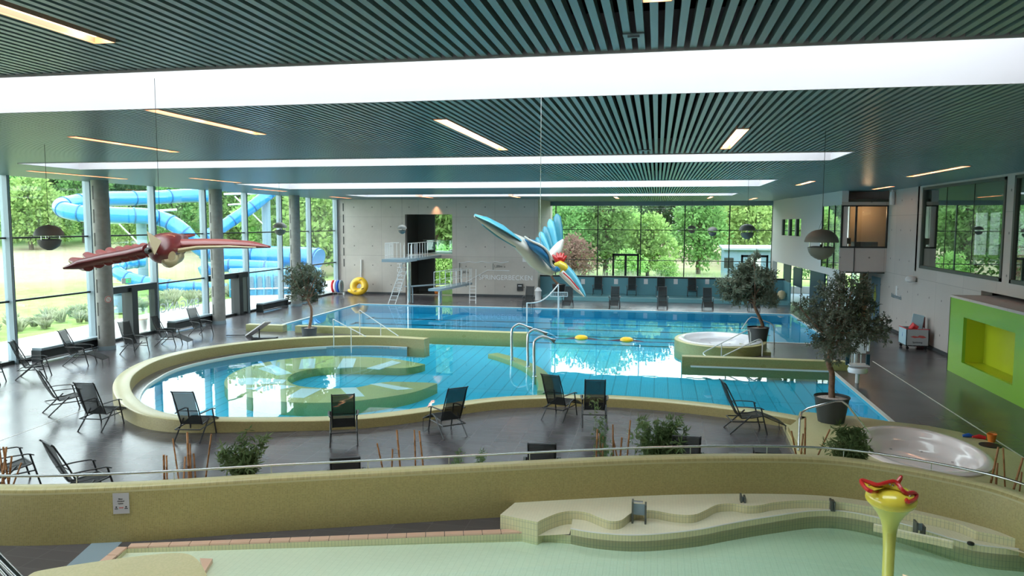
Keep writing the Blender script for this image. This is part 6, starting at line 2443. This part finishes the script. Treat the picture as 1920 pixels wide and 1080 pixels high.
protos = {}
def get_proto(kind):
    if kind not in protos:
        kl, kt = {'mid': lambda: tree_proto(9, 8, m_t[0], 1), 'light': lambda: tree_proto(6.5, 6, m_t[1], 2), 'dark': lambda: tree_proto(13, 10, m_t[2], 3, 7500, .5),
                  'red': lambda: tree_proto(4, 4.2, m_t[3], 4, 2500, .25), 'shrub': lambda: tree_proto(3.2, 4.5, m_t[1], 5, 3500, .3, .05)}[kind]()
        mt = {'mid': 0, 'light': 1, 'dark': 2, 'red': 3, 'shrub': 1}[kind]
        o_ = thing('tree', '', 'tree')
        kl.build('crown', m_t[mt], o_, uv=False)
        kt.build('trunk', m_barkd, o_, uv=False)
        o_['used'] = 0
        protos[kind] = o_
    return protos[kind]


DESC = {'mid': 'mid green leafy tree', 'light': 'bright light green tree', 'dark': 'tall dark green forest tree', 'red': 'small reddish leaved tree', 'shrub': 'low light green shrub'}


def put_tree(kind, px_, dd, scale, where, group, dx=0):
    p_ = U(px_, 470, d=dd)
    z_ = gh(p_.x, p_.y)
    o_ = get_proto(kind)
    lab = DESC[kind] + ' ' + where
    if not o_.get('used', 1) and 'used' in o_:
        del o_['used']
        o_.location = (p_.x, p_.y, z_)
        o_.rotation_euler = (0, 0, rg.uniform(0, 6))
        o_.scale = (scale,) * 3
        o_['label'] = lab
        o_['group'] = group
        return
    n_ = dup(o_, (p_.x, p_.y, z_), rg.uniform(0, 6), lab, group, scale)
    if 'used' in n_:
        del n_['used']


GF, GL, GR_ = 'trees beyond the far window', 'trees beyond the glass front', 'trees beyond the right facade'
# far window: individually visible
for kind, x_, dd, s_, wh in [
    ('mid', 1062, 70, .8, 'at the left edge of the far window'), ('red', 1078, 64, 1.0, 'behind the red crest of the pale bird'), ('light', 1215, 74, .9, 'in the middle of the far window, brightest crown'),
    ('mid', 1135, 72, 1.0, 'left of the far glass door'), ('mid', 1310, 78, .95, 'right half of the far window, left of the shed'), ('light', 1408, 84, 1.25, 'behind the shed at the right end of the far window'),
    ('shrub', 1180, 68, .8, 'seen through the far glass door'), ('shrub', 1250, 70, .6, 'right of the far glass door'), ('dark', 1095, 95, .9, 'high behind the left half of the far window'), ('dark', 1245, 100, .75, 'behind the bright crown of the far window'),
    ('dark', 1330, 96, .95, 'high behind the right half of the far window'), ('mid', 1440, 92, 1.1, 'at the far right end of the far window'), ('light', 1160, 88, 1.0, 'tall behind the far glass door'), ('mid', 1020, 80, 1.1, 'seen through the recess opening')]:
    put_tree(kind, x_, dd, s_, wh, GF)
for kind, x_, dd, s_, wh in [
    ('light', 60, 92, 1.3, 'left of the big slide loop'), ('mid', 20, 100, 1.3, 'at the left picture edge'), ('light', 110, 98, 1.0, 'under the big slide loop'), ('mid', 160, 104, 1.2, 'behind the first column'),
    ('dark', 90, 125, 1.3, 'tall above the trees left of the slide'), ('dark', 200, 122, 1.2, 'tall behind the slide tower'), ('light', 235, 96, .8, 'low behind the slide support'), ('mid', 330, 95, 1.1, 'behind the curved slide tube'),
    ('dark', 300, 120, 1.2, 'tall behind the curved slide tube'), ('light', 380, 100, 1.0, 'behind the middle column'), ('dark', 400, 118, 1.3, 'tall behind the middle column'), ('mid', 440, 90, 1.2, 'behind the steep slide tube'),
    ('light', 505, 84, 1.2, 'left of the third column'), ('dark', 480, 112, 1.3, 'tall left of the third column'), ('light', 590, 74, 1.35, 'bright one at the right end of the glass front'), ('mid', 560, 80, 1.3, 'right of the third column'),
    ('light', 620, 88, 1.3, 'at the glass corner'), ('dark', 560, 110, 1.3, 'tall behind the glass corner'), ('mid', 815, 78, 1.2, 'seen through the upper recess opening'), ('shrub', 830, 66, .9, 'seen low through the recess opening'),
    ('light', 835, 82, 1.3, 'bright one in the recess opening')]:
    put_tree(kind, x_, dd, s_, wh, GL)
# continuous dark woodland behind, every tree its own object
for i in range(46):
    x_ = -260 + i * 42 + rg.uniform(-12, 12)
    dd = rg.uniform(128, 165)
    put_tree(('dark', 'mid', 'dark')[i % 3], x_, dd, rg.uniform(1.15, 1.5), 'in the dense woodland on the slope behind', 'woodland trees on the slope')
for i, (x_, y_) in enumerate(((19, 47), (20, 52), (22, 57), (25, 50), (20, 62), (13, 66), (30, 45))):
    n_ = dup(get_proto('mid' if i % 2 else 'light'), (x_, y_, gh(x_, y_)), i * 1.3, 'green tree outside the passage windows at the right', GR_, .7)
    if 'used' in n_:
        del n_['used']
for kk_, o_ in protos.items():
    if 'used' in o_:
        del o_['used']

# buildings beyond the far window
p_ = U(1402, 490, d=66)
t = thing('garden_shed', 'blue grey shed outside the right end of the far window', 'shed', (p_.x, p_.y, -.2))
MB().box(-2.0, 2.4, 0, 3.2, 0, 2.9).build('wall', m_shed, t)
MB().add([(-2.2, -.3, 2.9), (2.6, -.3, 2.9), (2.6, 3.5, 3.1), (-2.2, 3.5, 3.1), (-2.2, -.3, 3.05), (2.6, -.3, 3.05), (2.6, 3.5, 3.25), (-2.2, 3.5, 3.25)], [(0, 3, 2, 1), (4, 5, 6, 7), (0, 1, 5, 4), (1, 2, 6, 5), (2, 3, 7, 6), (3, 0, 4, 7)]).build('roof', m_mull, t)
MB().box(-2.0, -1.2, -.02, 0, 1.3, 2.2).build('window', m_dark, t)
MB().box(.2, 1.1, -.03, 0, 0, 2.3).build('door', m_whiteb, t)
p_ = U(1268, 440, d=130)
t = thing('white_building', 'pale building glimpsed far behind the trees of the far window', 'building', (p_.x, p_.y, 0))
MB().box(-2.6, 2.6, 0, 8, 0, 8.2).build('wall', m_whiteb, t)
MB().box(-2.8, 2.8, -.2, 8.2, 8.2, 8.5).build('roof', m_mull, t)
MB().box(-1.8, -.8, -.03, 0, 2, 3.6).build('window', m_dark, t)

# bins outside
p_ = U(225, 584, z=-.1)
t = thing('litter_bin', 'blue litter bin on the lawn edge behind the first column', 'bin', (p_.x, p_.y, -.15))
MB().lathe([(.3, 0), (.3, 1.0)], 20).build('body', m_slidec, t, smooth=True)
MB().lathe([(.33, 1.0), (.33, 1.1), (.2, 1.2)], 20).build('lid', m_navy, t, smooth=True)
p_ = U(265, 627, z=-.1)
t = thing('litter_bin', 'pale pink bin on the paved path outside the first door', 'bin', (p_.x, p_.y, -.12))
MB().lathe([(.22, 0), (.27, .7)], 20).build('body', m_tub2, t, smooth=True)
MB().lathe([(.3, .7), (.3, .76), (.1, .84)], 20).build('lid', m_pink, t, smooth=True)

# ------------------------------------------------------------------ water slide
def px3(lst):
    return smooth_path([U(x_, y_, d=d_) for x_, y_, d_ in lst], 6)


def slide(label, lst, rpx, dref, nfl=8, taper=None):
    pth = px3(lst)
    r_ = rpx * dref / FPX
    t_ = thing('water_slide_tube', label, 'water slide', pth[len(pth) // 2])
    inv_ = Matrix.Translation(-t_.location)
    o_ = MB().tube(pth, r_, 24).build('tube', m_slide, t_, smooth=True)
    o_.matrix_parent_inverse = inv_
    n_ = len(pth)
    for j in range(nfl):
        i_ = int((j + .5) * n_ / nfl)
        i_ = min(max(i_, 1), n_ - 2)
        tg_ = (pth[i_ + 1] - pth[i_ - 1]).normalized()
        o_ = MB().tube([pth[i_] - tg_ * .05, pth[i_] + tg_ * .05], r_ * 1.07, 24).build('flange', m_slided, t_)
        o_.matrix_parent_inverse = inv_
    return t_


slide('upper loop of the blue water slide outside behind the first column',
      [(398, 367, 70), (350, 367, 69), (300, 370, 67), (250, 372, 65), (200, 373, 62.5), (160, 377, 60), (130, 382, 58.5), (115, 387, 57.5), (122, 394, 56.8), (150, 400, 56.5), (190, 402, 57), (230, 404, 58), (270, 405, 59), (300, 410, 60), (325, 420, 60), (345, 435, 60), (360, 452, 60.5), (378, 467, 61), (400, 476, 61.5)], 14.5, 60, 15)
slide('lower curved tube of the blue water slide near the lawn behind the first column',
      [(268, 490, 58), (240, 494, 57), (222, 501, 55.5), (222, 511, 54.5), (240, 521, 54), (270, 529, 54), (310, 535, 54.2), (350, 539, 54.5), (390, 540, 55), (425, 543, 55.5)], 11.5, 55, 8)
slide('steep straight blue tube rising at the upper right of the slide',
      [(515, 355, 66), (490, 374, 65), (470, 390, 64.5), (440, 410, 64), (410, 430, 63), (385, 445, 62)], 11, 65, 4)
slide('large horizontal blue slide tube behind the third column',
      [(385, 470, 62), (420, 478, 61.5), (470, 480, 61), (520, 481, 60.5), (560, 482, 60), (590, 484, 59.8), (598, 486, 59.7)], 19, 61, 4)
slide('lower blue slide tube entering the ribbed landing building',
      [(378, 512, 57), (400, 502, 57.5), (430, 498, 58), (480, 500, 58), (530, 502, 58)], 12, 58, 3)
for (xp, yt, yb, dd, rpx, lab) in ((264, 395, 545, 60, 9, 'thick blue grey slide support tower left of centre of the slide'), (498, 360, 545, 66, 8, 'tall blue grey slide support tower left of the third column')):
    a_ = U(xp, yt, d=dd)
    t = thing('slide_support', lab, 'slide support', (a_.x, a_.y, -.3))
    hh_ = a_.z + .3
    r_ = rpx * dd / FPX
    MB().tube([(0, 0, 0), (0, 0, hh_)], r_, 24).build('column', m_slidec, t, smooth=True)
    k = MB()
    e1 = U(xp - 78, yt + 4, d=dd - 2) - t.location
    k.tube([(0, 0, hh_ - .1), e1], .09, 8)
    e2 = U(xp - 70, yt + 24, d=dd - 2) - t.location
    k.tube([(0, 0, hh_ - .9), e2], .07, 8)
    k.tube([U(xp - 58, yt + 8, d=dd - 1) - t.location, U(xp - 5, yt + 60, d=dd) - t.location], .06, 8)
    k.tube([(0, 0, hh_ - .1), (2.5, 1, hh_ + .1)], .09, 8)
    k.build('bracket_arm', m_steel2, t)
# landing building with ribs
a_, b_ = U(432, 557, z=-.2), U(603, 552, z=-.2)
t = thing('slide_landing_building', 'pale blue ribbed slide landing building outside behind the third column', 'building', (a_.x, a_.y, -.2))
d_ = (b_ - a_)
L_ = d_.length
d_.normalize()
nrm = V((-d_.y, d_.x, 0))
if nrm.y < 0:
    nrm = -nrm
inv = Matrix.Identity(4)
def lb(pts_):
    return [d_ * u_ + nrm * v_ + V((0, 0, w_)) for u_, v_, w_ in pts_]


H1 = (U(432, 508, d=(a_ - CAMP).dot(_f)).z + .2)
prof = [(0, 0), (0, H1 * .62), (.12, H1 * .8), (.45, H1 * .95), (1.1, H1), (3.5, H1), (3.5, 0)]
k = MB()
vs = lb([(0, v_, w_) for v_, w_ in prof]) + lb([(L_, v_, w_) for v_, w_ in prof])
n_ = len(prof)
k.add(vs, [(i, (i + 1) % n_, n_ + (i + 1) % n_, n_ + i) for i in range(n_)] + [tuple(range(n_))[::-1], tuple(range(n_, 2 * n_))])
k.build('shell', m_slidel, t, smooth=True)
nr = 11
for j in range(nr + 1):
    u_ = L_ * j / nr
    MB().tube(lb([(u_, v_ - .04, w_) for v_, w_ in prof[:5]]), .07, 6).build('rib', m_slidel, t)
    if j < nr:
        uc = u_ + L_ / nr / 2
        hw = L_ / nr * .27
        k = MB()
        k.add(lb([(uc - hw, -.03, H1 * .33), (uc + hw, -.03, H1 * .33), (uc + hw, -.03, H1 * .72), (uc + hw * .6, -.01, H1 * .78), (uc - hw * .6, -.01, H1 * .78), (uc - hw, -.03, H1 * .72),
                  (uc - hw, .03, H1 * .33), (uc + hw, .03, H1 * .33), (uc + hw, .03, H1 * .72), (uc + hw * .6, .05, H1 * .78), (uc - hw * .6, .05, H1 * .78), (uc - hw, .03, H1 * .72)]),
              [(0, 1, 2, 3, 4, 5), (0, 6, 7, 1), (1, 7, 8, 2), (2, 8, 9, 3), (3, 9, 10, 4), (4, 10, 11, 5), (5, 11, 6, 0)])
        k.build('window_panel', m_slide if False else m_slidec, t)
k = MB()
k.tube(lb([(0, -.05, H1 * .3), (L_, -.05, H1 * .3)]), .06, 6)
k.build('trim_line', m_wht, t)
# wide planting outside the passage at the right
struct(MB().box(13.7, 14.0, -6, 57, -.4, .3).build('wall_outer_plinth', m_whitewall))
